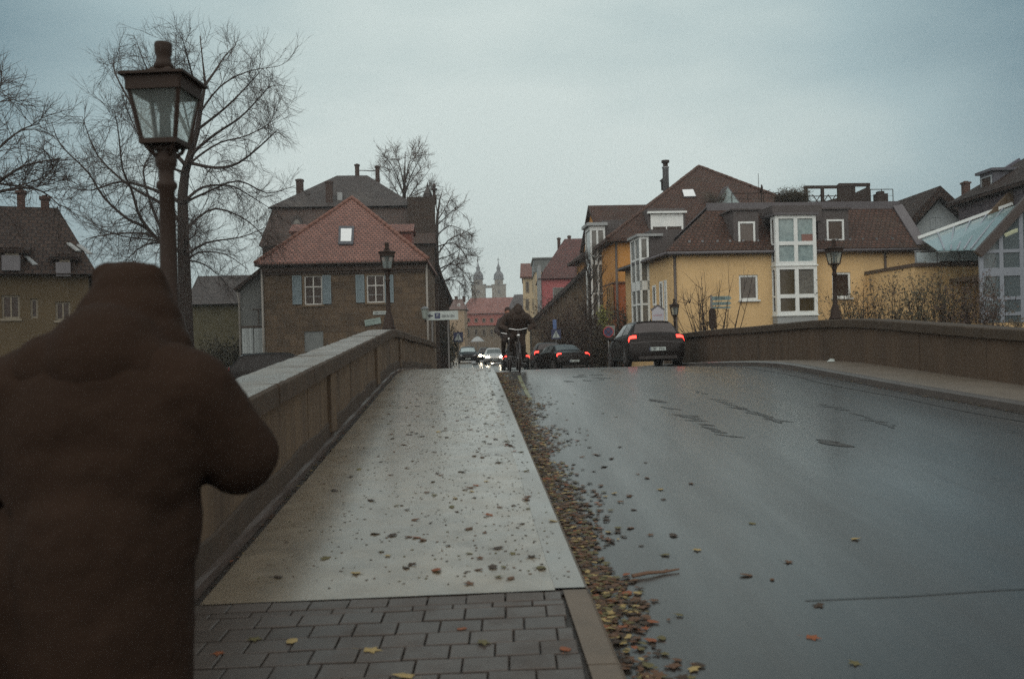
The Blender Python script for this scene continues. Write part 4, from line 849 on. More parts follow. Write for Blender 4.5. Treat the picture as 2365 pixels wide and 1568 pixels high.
# ---- houses closing the street
fr1, RH, x1, z = boxhouse('red_roofed_house', 'long house with pink-red tiled roof and rows of small windows closing the street', 1066, 1212, 168, 751, 10, mat('taupe render', (112, 100, 84), (98, 88, 74), .5, rough=.85), base=-1.2)
za = fr1.at(1120, 724)[1]; zb = fr1.at(1120, 688, 5)[1]
m = MB(); m.prism([(-.3, z), (10.3, z), (9.9, za), (.0, za)], -.2, x1, 'x'); m.build('tile_hung_wall', mat('red hung tiles', (142, 78, 66), (124, 68, 60), .4, rough=.7), RH)
xa = fr1.at(1086, 690, 5)[0]; m = MB(); m.add([(-.4, -.5, za), (x1+.4, -.5, za), (x1+.4, 10.5, za), (-.4, 10.5, za), (xa, 5, zb), (x1, 5, zb)], [(0, 1, 5, 4), (2, 3, 4, 5), (3, 0, 4), (1, 2, 5), (3, 2, 1, 0)]); m.build('roof', mat('pinkish tiles', (142, 98, 88), (122, 84, 78), .4, rough=.6, brick=(.4, .4, .04, (84, 54, 48), .5)), RH)
for i in range(5):
    for py, h_ in ((735, 9), (760, 14)): r = fr1.rect(1078+i*18, py, 1085+i*18, py+h_, -.3); win(RH, r, -.32, (), (), fw=.08, fm=DIMW)
f2, BH, x1, z = boxhouse('brown_roofed_house', 'brownish roofed house left of the pink-red roof, behind the direction sign', 1020, 1072, 150, 715, 10, mat('beige render', (150, 132, 108), (134, 118, 96), .6, rough=.85), base=-1.2)
zb = f2.at(1050, 691, 5)[1]; m = MB(); m.add([(-.4, -.4, z), (x1+.4, -.4, z), (x1+.4, 10.4, z), (-.4, 10.4, z), (.6, 5, zb), (x1-.6, 5, zb)], [(0, 1, 5, 4), (2, 3, 4, 5), (3, 0, 4), (1, 2, 5), (3, 2, 1, 0)]); br_ = m.build('roof', mat('dull brown tiles', (98, 74, 66), (80, 62, 56), .4, rough=.6), BH)
r = f2.rect(1057, 701, 1063, 711, 1.2); win(BH, r, 1.1, (), (), fw=.12)
for i in range(3): chimney(br_, 1+i*1.3, 5, zb-.6, zb+.5, .5, name='chimney')
# ---- church towers, far off
CS = mat('grey church stone', (120, 112, 98), (104, 98, 88), .3, rough=.9); COP = mat('dark green-grey dome', (78, 80, 84), (66, 70, 74), .4, rough=.5)
Yc_ = 430; pc = P(1138, 690, Yc_)
chh = thing('church', 'twin-towered church with onion domes far off at the end of the street', 'church', (pc.x, Yc_, -2))
def tw(px, pyb, top):
    a = P(px-16, pyb, Yc_); b = P(px+16, pyb, Yc_); c = (a.x+b.x)/2-pc.x; hw = (b.x-a.x)/2; Z = lambda py: P(px, py, Yc_).z+2
    k = MB(); k.box(c-hw, c+hw, -hw, hw, 0, Z(659)); k.box(c-hw*1.08, c+hw*1.08, -hw*1.08, hw*1.08, Z(659), Z(657.5)); t = k.build('tower', CS, chh)
    k = MB(); k.lathe([(hw*.66, Z(657.5)), (hw*.66, Z(646))], (c, 0, 0), 8, rot=R(22.5)); k.build('belfry', CS, t)
    k = MB(); k.lathe([(hw*.78, Z(646)), (hw*.82, Z(645)), (hw*.7, Z(643)), (hw*.72, Z(639)), (hw*.66, Z(634)), (hw*.45, Z(629)), (hw*.26, Z(626)), (hw*.28, Z(620)), (hw*.34, Z(619)), (hw*.2, Z(616)), (hw*.08, Z(610)), (hw*.02, Z(top))], (c, 0, 0), 12); k.build('dome', COP, t, False)
    k = MB(); k.box(c-.12, c+.12, -.12, .12, Z(top)-.5, Z(top)+2.0); k.box(c-.6, c+.6, -.11, .11, Z(top)+1.0, Z(top)+1.25); k.build('cross', DARKMETAL, t)
    k = MB()
    for zz in (672, 652):
        k.box(c-hw*.16, c+hw*.16, -hw-.05 if zz > 660 else -hw*.66-.05, -hw*.5, Z(zz+6), Z(zz-1))
    k.build('louvre', PANE, t); return c, hw
cA, hw = tw(1106, 690, 606); cB, _ = tw(1153, 690, 605)
Z = lambda py: P(1130, py, Yc_).z+2
MB().box(cA+hw, cB-hw, -1.5, 1.5, Z(665), Z(660)).build('bridge', CS, chh); MB().box(cA-hw, cB+hw, hw, 40, 0, Z(700)).build('nave', CS, chh)

# ---- right edge: white gable, slate block, conservatory, low wall with terrace
WG = Fr((P(2100, 700, 47).x, 47, -.7), 0)
o = thing('gabled_house', 'white gable-ended house with dark brown roof peeping over the glass roof', 'house', WG.O, 0)
GW = mat('pale blue-white render', (150, 160, 162), (132, 142, 146), .7, rough=.8)
a, ap, b = WG.at(2108, 530), WG.at(2176, 455), WG.at(2240, 540)
m = MB(); m.prism([(a[0], -.5), (b[0], -.5), (b[0], b[1]), ap, (a[0], a[1])], .0, 10); m.build('wall', GW, o)
l0, pk, r0 = WG.at(2098, 512, -.6), WG.at(2172, 429, -.6), WG.at(2262, 512, -.6); m = MB(); m.prism([l0, (l0[0]+.1, l0[1]-.4), (pk[0], pk[1]-.55), (r0[0]-.1, r0[1]-.4), r0, pk], -.6, 11); gr = m.build('roof', TILE_DARK, o)
x, z = WG.at(2230, 419, 4); chimney(gr, x, 4, z-2, z, .34); r = WG.rect(2148, 500, 2176, 530); win(o, r, -.03, (.5,), (), fm=mat('pale frame', (140, 150, 154), rough=.6), pm=PANE_PALE)
SBX, SBY0, SBY1 = 20.5, 25.0, 41.5
o = thing('dark_house', 'dark tiled house with slate hung side wall and dormer at the right picture edge', 'house', (SBX, SBY1, -.7)); zE = 7.85; rX, rZ = 4.4, 11.0; Lh = SBY1-SBY0
m = MB(); m.box(.0, 9, -Lh, 0, -1, zE); m.build('wall', mat('slate hung wall', (92, 88, 94), (78, 76, 82), .9, rough=.6, brick=(.3, .2, .012, (60, 58, 64), .5)), o)
m = MB(); m.hip(-.35, 9.35, -Lh-.3, .4, zE+.01, rZ, 0, 2.2); dr = m.build('roof', TILE_DARK, o)
def sbx(px, py, x):                                  # point on a plane x = const of this house
    u, v_ = un(px, py); t = (SBX+x)/u; return t-SBY1, EYE+v_*t+.7
y0, z0 = sbx(2267, 455, .5); y1, z1 = sbx(2291, 396, .5)
m = MB(); m.box(.5, 3.5, min(y0, y1)-.1, max(y0, y1)+.1, zE+.1, z1); m.box(.35, 3.6, min(y0, y1)-.25, max(y0, y1)+.25, z1+.002, z1+.12); dm = m.build('dormer', mat('slate cheek', (84, 86, 94), (72, 74, 82), 2, rough=.5), dr); sidewin(o, .5, min(y0, y1), max(y0, y1)-.05, z0+.2, z1-.15, fm=MATS['pale frame'])
y0, z0 = sbx(2310, 436, 1.7); y1, z1 = sbx(2342, 386, 2.5); m = MB(); ya, yb = min(y0, y1), max(y0, y1); sl_ = (rZ-zE-.17)/4.85; f_ = lambda x: zE+.17+sl_*(x+.35)+.07
m.slab([(1.5, ya, f_(1.5)), (1.5, yb, f_(1.5)), (2.6, yb, f_(2.6)), (2.6, ya, f_(2.6))], .12); m.build('roof_light', mat('dull glass', (88, 88, 98), rough=.25), dr)
LW = Fr((P(2116, 800, 36.5).x, 36.5, -.75), 3)
o = thing('low_wing', 'low yellow garden wing with glass balustrade terrace between yellow house and conservatory', 'building', LW.O, LW.a)
x1, z1 = LW.at(2268, 606); m = MB(); m.box(0, x1, 0, 6, -.5, z1-.12); m.build('wall', YEL, o); m = MB(); m.box(-.05, x1+.05, -.12, 6, z1-.12, z1+.02); m.build('parapet_cap', mat('dark cap', (72, 60, 52), rough=.6), o)
GLS = glassy('balustrade glass', (172, 186, 190), .85, .2)
zt_ = LW.at(2190, 579)[1]; k = MB()
for i in range(4):
    x = .06+(x1-.1)*i/3; k.tube([(x, .0, z1), (x, .0, zt_)], .03, 6)
k.tube([(0, 0, zt_), (x1, 0, zt_)], .03, 6); bl = k.build('balustrade', STEEL, o)
for i in range(3):
    xa, xb = .1+(x1-.1)*i/3, .02+(x1-.1)*(i+1)/3; m = MB(); m.box(xa, xb, -.012, .0, z1+.08, zt_-.06); m.build('glass_panel', GLS, bl)
    k = MB(); k.bar((xa, .02, z1+.08), (xb, .02, zt_-.06), .012); k.bar((xa, .035, zt_-.06), (xb, .035, z1+.08), .012); k.build('wire_cross', DARKMETAL, bl)
# conservatory
CV = Fr((P(2262, 800, 33).x, 33, -.75), -4)
o = thing('conservatory', 'tall glass conservatory with pale frames, dark gable beams and one lit lamp inside', 'conservatory', CV.O, CV.a)
GLC = glassy('conservatory glass', (96, 108, 112), .62, .06); PF = mat('pale grey frame', (138, 146, 154), (122, 130, 140), 2, rough=.5)
X = lambda px, py=620: CV.at(px, py)[0]; Zc = lambda py, px=2320: CV.at(px, py)[1]
x0, x1 = X(2266), X(2500); zE_ = Zc(585, 2262); slope = (Zc(478, 2362)-zE_)/(X(2362)-X(2262)); ztop = lambda x: zE_+slope*(x-x0)
k = MB()
for px in (2266, 2312, 2359, 2407): x = X(px); k.box(x-.07, x+.07, -.05, .05, Zc(745), ztop(x)-.05)
hz = [725, 689, 626, 580]
for i, py in enumerate(hz):
    if py == 580: k.box(X(2275), x1, -.04, .04, Zc(580)-.06, Zc(580)+.06)
    else: k.box(x0, x1, -.045, .045, Zc(py)-(.18 if py == 626 else .06), Zc(py)+(.12 if py == 626 else .06))
k.build('frame', PF, o)
k = MB(); k.prism([(x0, Zc(745)), (x1, Zc(745)), (x1, ztop(x1)), (x0, zE_)], -.004, .006); k.build('glass_wall', GLC, o)
k = MB(); k.box(x0-.2, x1, -.02, 4, -.5, Zc(745)-.01); k.build('plinth', YEL, o)
k = MB(); k.bar((x0-.15, -.1, ztop(x0)-.05), (x1, -.1, ztop(x1)+.1), .22, .3); k.build('gable_beam', mat('dark beam', (70, 62, 58), (60, 54, 52), 4, rough=.6), o)
k = MB(); k.prism([(x0, -.5), (x1, -.5), (x1, ztop(x1)-.5), (x0, zE_-.2)], 4.2, 4.4); k.box(x0+.3, x1, .3, 4.2, Zc(626)-.2, Zc(626)-.05); k.build('back_wall', mat('dim interior', (92, 78, 60), (74, 64, 52), .8, rough=.9), o)
for (a, b, c, d) in ((2270, 632, 2305, 670),): r = CV.rect(a, b, c, d, .3); k = MB(); k.box(r[0], r[1], .3, .34, r[2], r[3]); k.build('blind', mat('grey blind', (110, 110, 112), rough=.8), o)
r = CV.rect(2322, 531, 2358, 543, 1.2); k = MB(); k.tube([(r[0], 1.2, r[2]), ((r[0]+r[1])/2, 1.2, (r[2]+r[3])/2+.03), (r[1], 1.2, r[3]+.02)], .075, 8); k.build('lamp', mat('lit tube', (230, 230, 190), emis=((1, .95, .55), 1.6)), o)
# sloping glass roof between beam and white rail
pA = CV.at(2166, 579, 1.0); pB = CV.at(2258, 577, .0); pC = CV.at(2356, 470, 4.0); pD = CV.at(2128, 553, 4.5)
k = MB(); k.slab([(pA[0], 1.0, pA[1]), (pB[0], 0, pB[1]), (pC[0], 4.0, pC[1]), (pD[0], 4.5, pD[1])], .03); k.build('glass_roof', glassy('roof glass', (128, 152, 156), .75, .12), o)
V3 = lambda p, d: Vector((p[0], d, p[1]))
k = MB(); k.bar(V3(CV.at(2120, 555, 4.6), 4.6)+Vector((0, 0, .1)), V3(CV.at(2338, 476, 4.2), 4.2)+Vector((0, 0, .1)), .12, .12); k.build('roof_rail', WHITE, o)
k = MB()
for i in range(1, 6):
    t = i/6; k.bar(V3(pA, 1)*(1-t)+V3(pB, 0)*t+Vector((0, 0, .04)), V3(pD, 4.5)*(1-t)+V3(pC, 4)*t+Vector((0, 0, .04)), .05)
k.build('glazing_bar', PF, o)

# ------------------------------------------------------------ street lamps
LGLASS = glassy('frosted lamp glass', (210, 222, 220), .36, .3, .8)
def lamp(label, loc, s=1.0, rz=0.0, group='old lanterns on the bridge', bulb=True):
    o = thing('street_lamp', label, 'street lamp', loc, rz, group); o.scale = (s, s, s)
    k = MB(); k.lathe([(.155, 0), (.155, .05), (.125, .09), (.12, .22), (.095, .27), (.085, .34), (.056, .40), (.050, .8), (.045, 1.12), (.062, 1.145), (.062, 1.17), (.045, 1.19), (.047, 1.25), (.062, 1.285), (.066, 1.32), (.055, 1.36), (.05, 1.40)], n=16); k.build('post', DARKMETAL, o, True)
    k = MB()
    for a in range(4): k.tube([(.05*math.cos(a*math.pi/2+.78), .05*math.sin(a*math.pi/2+.78), 1.33), (.10*math.cos(a*math.pi/2+.78), .10*math.sin(a*math.pi/2+.78), 1.37), (.13*math.cos(a*math.pi/2+.78), .13*math.sin(a*math.pi/2+.78), 1.43)], .012, 6)
    k.build('bracket', DARKMETAL, o)
    zb, zt, hb, ht = 1.43, 1.80, .105, .165
    k = MB(); k.box(-hb-.012, hb+.012, -hb-.012, hb+.012, zb-.03, zb); k.box(-hb*.55, hb*.55, -hb*.55, hb*.55, zb-.06, zb-.03)
    for sx in (-1, 1):
        for sy in (-1, 1): k.bar((sx*hb, sy*hb, zb), (sx*ht, sy*ht, zt), .022)
    for a, b in (((-1, -1), (1, -1)), ((1, -1), (1, 1)), ((1, 1), (-1, 1)), ((-1, 1), (-1, -1))): k.bar((a[0]*ht, a[1]*ht, zt-.035), (b[0]*ht, b[1]*ht, zt-.035), .014, .10)
    f = k.build('lantern_frame', DARKMETAL, o)
    k = MB(); i, j = hb-.002, ht-.004
    for a, b in (((-1, -1), (1, -1)), ((1, -1), (1, 1)), ((1, 1), (-1, 1)), ((-1, 1), (-1, -1))): k.poly([(a[0]*i, a[1]*i, zb+.002), (b[0]*i, b[1]*i, zb+.002), (b[0]*j, b[1]*j, zt-.07), (a[0]*j, a[1]*j, zt-.07)])
    k.build('glass', LGLASS, f)
    k = MB(); k.lathe([(.036, zb), (.034, zb+.15), (.03, zb+.16), (.042, zb+.19), (.049, zb+.235), (.042, zb+.285), (.008, zb+.315)], n=10); k.build('bulb', mat('unlit bulb', (30, 27, 24), (24, 22, 20), 8, rough=.5, spec=.2), f, True)
    q = math.sqrt(2); k = MB(); k.lathe([((ht+.035)*q, zt), ((ht+.035)*q, zt+.018), ((ht*.6)*q, zt+.042), (.07*q, zt+.062), (.06*q, zt+.075)], n=4, rot=R(45)); k.build('lantern_roof', DARKMETAL, o)
    k = MB(); k.lathe([(.075, zt+.07), (.048, zt+.12), (.043, zt+.15), (.05, zt+.17), (.054, zt+.225), (.05, zt+.24), (.0, zt+.245)], n=14); k.build('finial', DARKMETAL, o, True)
    return o
zt1 = zs(YL1)+.936+.30
pt = P(377, 98, YL1)
lamp('tall dark lantern closest to the viewer, standing before the large bare tree', (XL1, YL1, zt1), (pt.z-zt1)/2.045, R(-3))
Y2 = 20.4; lamp('grey lantern on the parapet in front of the sandstone house', (P(898, 757, Y2).x, Y2, zs(Y2)+.935), (P(900, 560, Y2).z-zs(Y2)-.935)/2.045, R(8))
Y3 = 20.6; lamp('lantern on the far parapet in front of the white bay window', (P(1930, 742, Y3).x, Y3, zs(Y3)+.86+.05), (P(1925, 553, Y3).z-zs(Y3)-.91)/2.045, R(4))
Y4 = 34.2; a4 = P(1557, 690, Y4); lamp('small lantern at the yellow house corner, just above the waiting car roof', (a4.x, Y4, a4.z-1.97), .96, R(-6))

# ------------------------------------------------------------ trees
BARK = mat('wet dark bark', (46, 35, 28), (36, 28, 23), 6, rough=.85, bump=.4, bsc=20); TWIG = mat('dark twigs', (44, 34, 28), rough=.85); TWIGFAR = mat('brown twigs', (64, 51, 43), rough=.9)
def grow(g, p, d, L, n, upw, wob):
    pts = [Vector(p)]; d = Vector(d).normalized(); st = L/n
    for i in range(n):
        t = i/n; u = upw(t) if callable(upw) else upw
        d = (d + Vector((g.uniform(-wob, wob), g.uniform(-wob, wob), g.uniform(-wob, wob)*.7 + u))).normalized(); pts.append(pts[-1] + d*st)
    return pts
def taper(r0, r1, n): return [r0 + (r1-r0)*(i/(n-1))**.8 for i in range(n)]
def tree(label, loc, H, spread, r0, seed, limbs, kids, twigs, fine, group=None, t0=.16, lean=(0, 0), pend=1.0, twigm=None, name='bare_tree', env=None):
    g = random.Random(seed); o = thing(name, label, 'tree', loc, 0, group); tm, cm = MB(), MB()
    tr = [Vector((lean[0]*t*t*H+.12*math.sin(t*5+seed)*H*.04, lean[1]*t*H, t*H*.97)) for t in [i/12 for i in range(13)]]
    tm.tube(tr, [r0*(1.25 if i == 0 else 1)*(1-i/12)**.8+.02 for i in range(13)], 9)
    az = g.random()*6
    for i in range(limbs):
        t = t0 + (1-t0-.04)*((i+.5)/limbs)**.95; k = t*12; j = int(k); p = tr[j].lerp(tr[min(12, j+1)], k-j); az += 2.4 + g.uniform(-.5, .5)
        s = (t-t0)/(1-t0); e_ = env(s) if env else (.55+.9*s if s < .5 else max(.14, 1.0*(1-((s-.5)/.52)**2)))
        L = spread*e_*g.uniform(.8, 1.12); el = R(8 + 62*s + g.uniform(-10, 10))
        d = Vector((math.cos(az)*math.cos(el), math.sin(az)*math.cos(el), math.sin(el)))
        low = max(0, 1-s*2.2)*pend
        pts = grow(g, p, d, L, 9, lambda q: (.10-.34*q*low if q < .75 else .12), .13)
        rr_ = max(.03, r0*(.46-.26*s)); tm.tube(pts, taper(rr_, .014, 10), 5)
        for c in range(kids):
            u = .18+.82*(c+g.random())/kids; kk = u*9; jj = min(8, int(kk)); b = pts[jj].lerp(pts[jj+1], kk-jj); dd = (pts[jj+1]-pts[jj]).normalized()
            d2 = (dd + Vector((g.uniform(-1, 1), g.uniform(-1, 1), g.uniform(-.55, .8)))*.95).normalized(); L2 = L*g.uniform(.22, .44)*(1.15-.55*u)+.3
            p2 = grow(g, b, d2, L2, 6, lambda q: (.10+.1*s if low < .3 else -.16*low+.22*q), .19); cm.tube(p2, taper(max(.012, rr_*.3*(1-u*.6)), .005, 7), 4, False)
            for w_ in range(twigs):
                u2 = .15+.85*(w_+g.random())/twigs; k2 = u2*6; j2 = min(5, int(k2)); b2 = p2[j2].lerp(p2[j2+1], k2-j2); d3 = ((p2[j2+1]-p2[j2]).normalized()+Vector((g.uniform(-1, 1), g.uniform(-1, 1), g.uniform(-.6, .8)))*.8).normalized()
                L3 = g.uniform(.35, .95)*(.6+spread/10); p3 = grow(g, b2, d3, L3, 3, .07-.2*low*pend*g.random(), .16); cm.tube(p3, taper(.009, .004, 4), 3, False)
                for f_ in range(fine):
                    j3 = g.randrange(3); d4 = ((p3[j3+1]-p3[j3]).normalized()+Vector((g.uniform(-1, 1), g.uniform(-1, 1), g.uniform(-.5, .8)))*.75).normalized(); b3 = p3[j3].lerp(p3[j3+1], g.random()); cm.tube([b3, b3+d4*g.uniform(.15, .45)], [.005, .003], 3, False)
    tm.build('trunk', BARK, o, True); cm.build('crown', twigm or TWIG, o); return o
def limbtree(label, Y, trunk, limbs, r0, seed, dep, kids, twigs, fine, group=None, twigm=None, klen=(.9, 2.4), tl=(.4, 1.0), droop=.1, extra=0, base=-1.0, tw=.009, top=None):
    """a bare tree whose main limbs were measured on the photograph and spread in depth"""
    g = random.Random(seed); b0 = P(*trunk[0], Y); org = Vector((b0.x, Y, base)); o = thing('bare_tree', label, 'tree', org, 0, group); tm, cm = MB(), MB()
    tp = [Vector((0, 0, 0))] + [P(x, y, Y+.12*i)-org for i, (x, y) in enumerate(trunk)]; n = len(tp); tm.tube(tp, [r0*1.3] + [max(.022, r0*(1-(i/(n-2))**.9)) for i in range(n-1)], 9)
    def smooth(ps):
        out = []
        for i in range(len(ps)-1):
            a, b, c, d = ps[max(0, i-1)], ps[i], ps[i+1], ps[min(len(ps)-1, i+2)]
            for t in (0, .33, .67): out.append(Vector([crom_(a[k], b[k], c[k], d[k], t) for k in range(3)]))
        return out+[ps[-1]]
    L_ = []; zcap = P(trunk[0][0], top, Y).z-base if top else 1e9
    for k, lb in enumerate(limbs):
        dd = g.uniform(.25, 1)*dep*(1 if k % 2 else -1); ps = []
        for i, (x, y) in enumerate(lb): t = i/(len(lb)-1); ps.append(P(x, y, Y+dd*t**1.2)-org)
        L_.append((ps, 1))
    for _ in range(extra):                             # limbs towards and away from the viewer
        ps, _q = L_[g.randrange(len(limbs))]; c = ps[0]; a = g.uniform(35, 145)*g.choice((-1, 1)); ca, sa = math.cos(R(a)), math.sin(R(a)); q = g.uniform(.7, 1.0); L_.append(([Vector((c.x+((p.x-c.x)*ca-(p.y-c.y)*sa)*q, c.y+((p.x-c.x)*sa+(p.y-c.y)*ca)*q, c.z+(p.z-c.z)*g.uniform(.9, 1.08))) for p in ps], .8))
    for ps, wt in L_:
        sp = smooth(ps); m = len(sp); Lt = sum((sp[i+1]-sp[i]).length for i in range(m-1)); rr_ = min(r0*.42, .0125*Lt+.015)*wt; tm.tube(sp, taper(rr_, .012, m), 6)
        for c in range(int(kids*Lt)):
            u = .12+.88*g.random()**.8; kk = u*(m-1); jj = min(m-2, int(kk)); b = sp[jj].lerp(sp[jj+1], kk-jj); dr_ = (sp[jj+1]-sp[jj]).normalized()
            d2 = (dr_*.7+Vector((g.uniform(-1, 1), g.uniform(-1, 1), g.uniform(-.7, .9)))).normalized(); L2 = g.uniform(*klen)*(1.1-.5*u); dn = g.random() < .45
            if b.z > zcap-.8*L2: continue
            p2 = grow(g, b, d2, L2, 6, (lambda q: -droop*1.6+.5*droop*q) if dn else (lambda q: .05+.16*q), .17); cm.tube(p2, taper(max(tw*1.6, rr_*.28*(1-u*.6)), tw*.6, 7), 4, False)
            for w_ in range(twigs):
                k2 = (.12+.88*(w_+g.random())/twigs)*6; j2 = min(5, int(k2)); b2 = p2[j2].lerp(p2[j2+1], k2-j2); d3 = ((p2[j2+1]-p2[j2]).normalized()*.8+Vector((g.uniform(-1, 1), g.uniform(-1, 1), g.uniform(-.6, .8)))*.85).normalized(); p3 = grow(g, b2, d3, g.uniform(*tl), 3, -droop if dn else .09, .16); cm.tube(p3, taper(tw, tw*.45, 4), 3, False)
                for f_ in range(fine): j3 = g.randrange(3); b3 = p3[j3].lerp(p3[j3+1], g.random()); d4 = ((p3[j3+1]-p3[j3]).normalized()+Vector((g.uniform(-1, 1), g.uniform(-1, 1), g.uniform(-.6, .8)))*.8).normalized(); cm.tube([b3, b3+d4*g.uniform(.2, .5)], [tw*.6, tw*.35], 3, False)
    tm.build('trunk', BARK, o, True); cm.build('crown', twigm or TWIG, o); return o
def crom_(a, b, c, d, t): return .5*((2*b)+(-a+c)*t+(2*a-5*b+4*c-d)*t*t+(-a+3*b-3*c+d)*t**3)
limbtree('large bare lime tree with a broad rounded crown rising behind the near lamp', 39, [(428, 690), (424, 560), (422, 450), (428, 398), (442, 350), (456, 300), (464, 248), (474, 194), (468, 140), (462, 84)], [
 [(425, 580), (380, 566), (336, 526), (292, 504), (239, 455), (203, 398), (141, 336), (119, 283)], [(400, 570), (380, 544), (349, 473), (331, 398), (345, 362), (367, 330)], [(405, 590), (385, 575), (327, 508), (305, 442), (283, 389), (274, 309), (264, 256)],
 [(395, 566), (336, 540), (256, 541), (198, 552)], [(428, 390), (450, 350), (499, 309), (552, 274), (592, 234), (622, 200)], [(427, 465), (468, 433), (530, 429), (575, 451), (630, 486)], [(425, 592), (477, 561), (557, 548), (612, 526)], [(425, 610), (460, 583), (521, 588), (572, 622)],
 [(436, 376), (499, 388), (552, 376), (612, 328), (640, 300)], [(472, 200), (500, 160), (521, 128), (546, 104)], [(462, 260), (448, 190), (432, 130), (420, 84)], [(432, 385), (372, 320), (310, 250), (266, 170), (262, 140)], [(446, 340), (400, 240), (345, 170), (316, 98)],
 [(425, 555), (442, 517), (499, 482), (574, 512), (618, 560)], [(390, 560), (336, 566), (292, 600)], [(422, 470), (360, 440), (280, 420), (210, 440), (150, 430)], [(456, 300), (520, 250), (570, 200), (606, 160)], [(424, 520), (372, 470), (300, 430), (226, 360), (190, 270)], [(430, 400), (380, 380), (330, 330), (282, 230)], [(426, 600), (470, 610), (510, 640)]],
 .29, 5, 3.6, 4.2, 9, 3, extra=9, klen=(.9, 2.6), droop=.16, tw=.0065, top=34)
limbtree('bare tree reaching in over the ochre house from the left picture edge', 27, [(-150, 620), (-145, 500), (-130, 380), (-110, 260), (-90, 170)], [[(-145, 520), (-60, 460), (20, 404), (66, 380), (140, 366)], [(-140, 470), (-60, 400), (0, 340), (50, 300), (92, 286)], [(-146, 560), (-60, 470), (30, 436), (96, 442), (140, 478)], [(-130, 400), (-70, 320), (-20, 260), (4, 190)], [(-146, 540), (-40, 430), (40, 430), (100, 410)], [(-120, 320), (-60, 270), (-10, 240), (30, 230)]], .2, 9, 2.4, 3.4, 7, 3, klen=(.6, 1.7), droop=.05)
limbtree('bare round-crowned tree behind the slate roof of the mansard house', 80, [(936, 640), (934, 520), (933, 460), (934, 420), (935, 385), (936, 350)], [[(934, 480), (915, 440), (895, 410), (872, 385)], [(934, 470), (905, 452), (880, 440), (868, 432)], [(933, 450), (918, 410), (900, 375), (885, 355)], [(934, 440), (925, 390), (915, 360), (908, 342)], [(934, 475), (955, 440), (975, 415), (992, 392)], [(934, 465), (960, 450), (985, 440), (1000, 436)], [(934, 445), (950, 405), (965, 375), (975, 356)], [(934, 430), (943, 385), (950, 360), (952, 342)], [(934, 490), (905, 475), (885, 470)], [(934, 490), (965, 472), (990, 466)], [(934, 455), (926, 430), (905, 392), (893, 372)], [(934, 455), (945, 425), (968, 395), (985, 372)]], .30, 21, 3.0, 3.0, 6, 2, twigm=TWIGFAR, group='bare trees behind the mansard house', extra=4, klen=(.5, 1.3), droop=.0, tw=.013, base=-.8)
limbtree('bare tree with drooping branches between the mansard house and the church towers', 78, [(1010, 760), (1009, 640), (1008, 560), (1010, 500), (1016, 460), (1022, 440)], [[(1009, 545), (1036, 522), (1066, 530), (1085, 540)], [(1009, 590), (1036, 555), (1066, 541), (1096, 524)], [(1009, 625), (1043, 610), (1069, 626), (1094, 656)], [(1009, 600), (1040, 590), (1070, 572), (1088, 580)], [(1010, 660), (1040, 642), (1068, 640), (1090, 668)], [(1010, 510), (1030, 478), (1042, 452)], [(1010, 520), (1040, 492), (1056, 476)], [(1009, 640), (1050, 600), (1084, 590)], [(1010, 650), (1055, 648), (1080, 676)], [(1010, 490), (1004, 460), (1000, 440)], [(1010, 570), (1050, 562), (1080, 600)]], .3, 33, 3.0, 3.0, 7, 3, twigm=TWIGFAR, group='bare trees behind the mansard house', extra=3, klen=(.6, 1.9), droop=.22, tw=.013, base=-.8)
# small bare street tree and bushes in front of the orange house
pT = P(1366, 800, 47); tree('thin young bare tree in front of the white corner bay of the orange house', (pT.x, 47, -.9), P(1366, 592, 47).z+.9, 1.5, .07, 3, 16, 6, 5, 1, t0=.3)
def shrub(label, loc, rad, H, seed, stems, leaves, lm, name='bush', cat='bush', spread=.6, stem_r=.012, group=None, lsz=.07, twigk=6, sm_=None):
    g = random.Random(seed); o = thing(name, label, cat, loc, 0, group); s, l = MB(), MB()
    for i in range(stems):
        a = g.uniform(0, 6.283); q = g.uniform(0, .35)*rad; p = (q*math.cos(a), q*math.sin(a), -.3)
        d = Vector((math.cos(a)*g.uniform(.05, spread), math.sin(a)*g.uniform(.05, spread), 1)); L = H*g.uniform(.65, 1.05)+.3
        pts = grow(g, p, d, L, 7, .02, .09); s.tube(pts, taper(stem_r*g.uniform(.7, 1.3), .004, 8), 4, False)
        for k in range(twigk):
            j = g.randrange(2, 7); d2 = Vector((g.uniform(-1, 1), g.uniform(-1, 1), g.uniform(.1, 1.2))); p2 = grow(g, pts[j], d2, L*g.uniform(.12, .3), 3, .08, .15); s.tube(p2, taper(stem_r*.45, .003, 4), 3, False)
            for _ in range(leaves):
                c = p2[g.randrange(4)]+Vector((g.gauss(0, .10), g.gauss(0, .10), g.gauss(0, .10))); x = Vector((g.uniform(-1, 1), g.uniform(-1, 1), g.uniform(-1, 1))).normalized(); y = x.orthogonal().normalized(); z_ = lsz*g.uniform(.6, 1.3)
                l.poly([c-x*z_*.5, c+y*z_*.32, c+x*z_*.5, c-y*z_*.32])
    s.build('stem', sm_ or TWIG, o)
    if l.f: l.build('foliage', lm, o)
    return o
LB = mat('brown-green leaves', (66, 56, 37), (50, 44, 30), 3, rough=.7, island=.3); LG = mat('dull green leaves', (62, 58, 37), (47, 46, 30), 3, rough=.7, island=.3); LY = mat('yellow-green leaves', (128, 130, 70), (104, 110, 58), 3, rough=.7, island=.25); LR = mat('dry brown leaves', (64, 48, 37), (52, 40, 32), 3, rough=.75, island=.3)
p = P(1328, 790, 58.5); shrub('dense brown twiggy bush hiding the timbered house, left of the street tree', (p.x, 58.5, -1.0), 1.9, 5.4, 41, 100, 10, LR, spread=.8, stem_r=.02, twigk=10, lsz=.12, group='bushes by the timbered house', sm_=TWIGFAR)
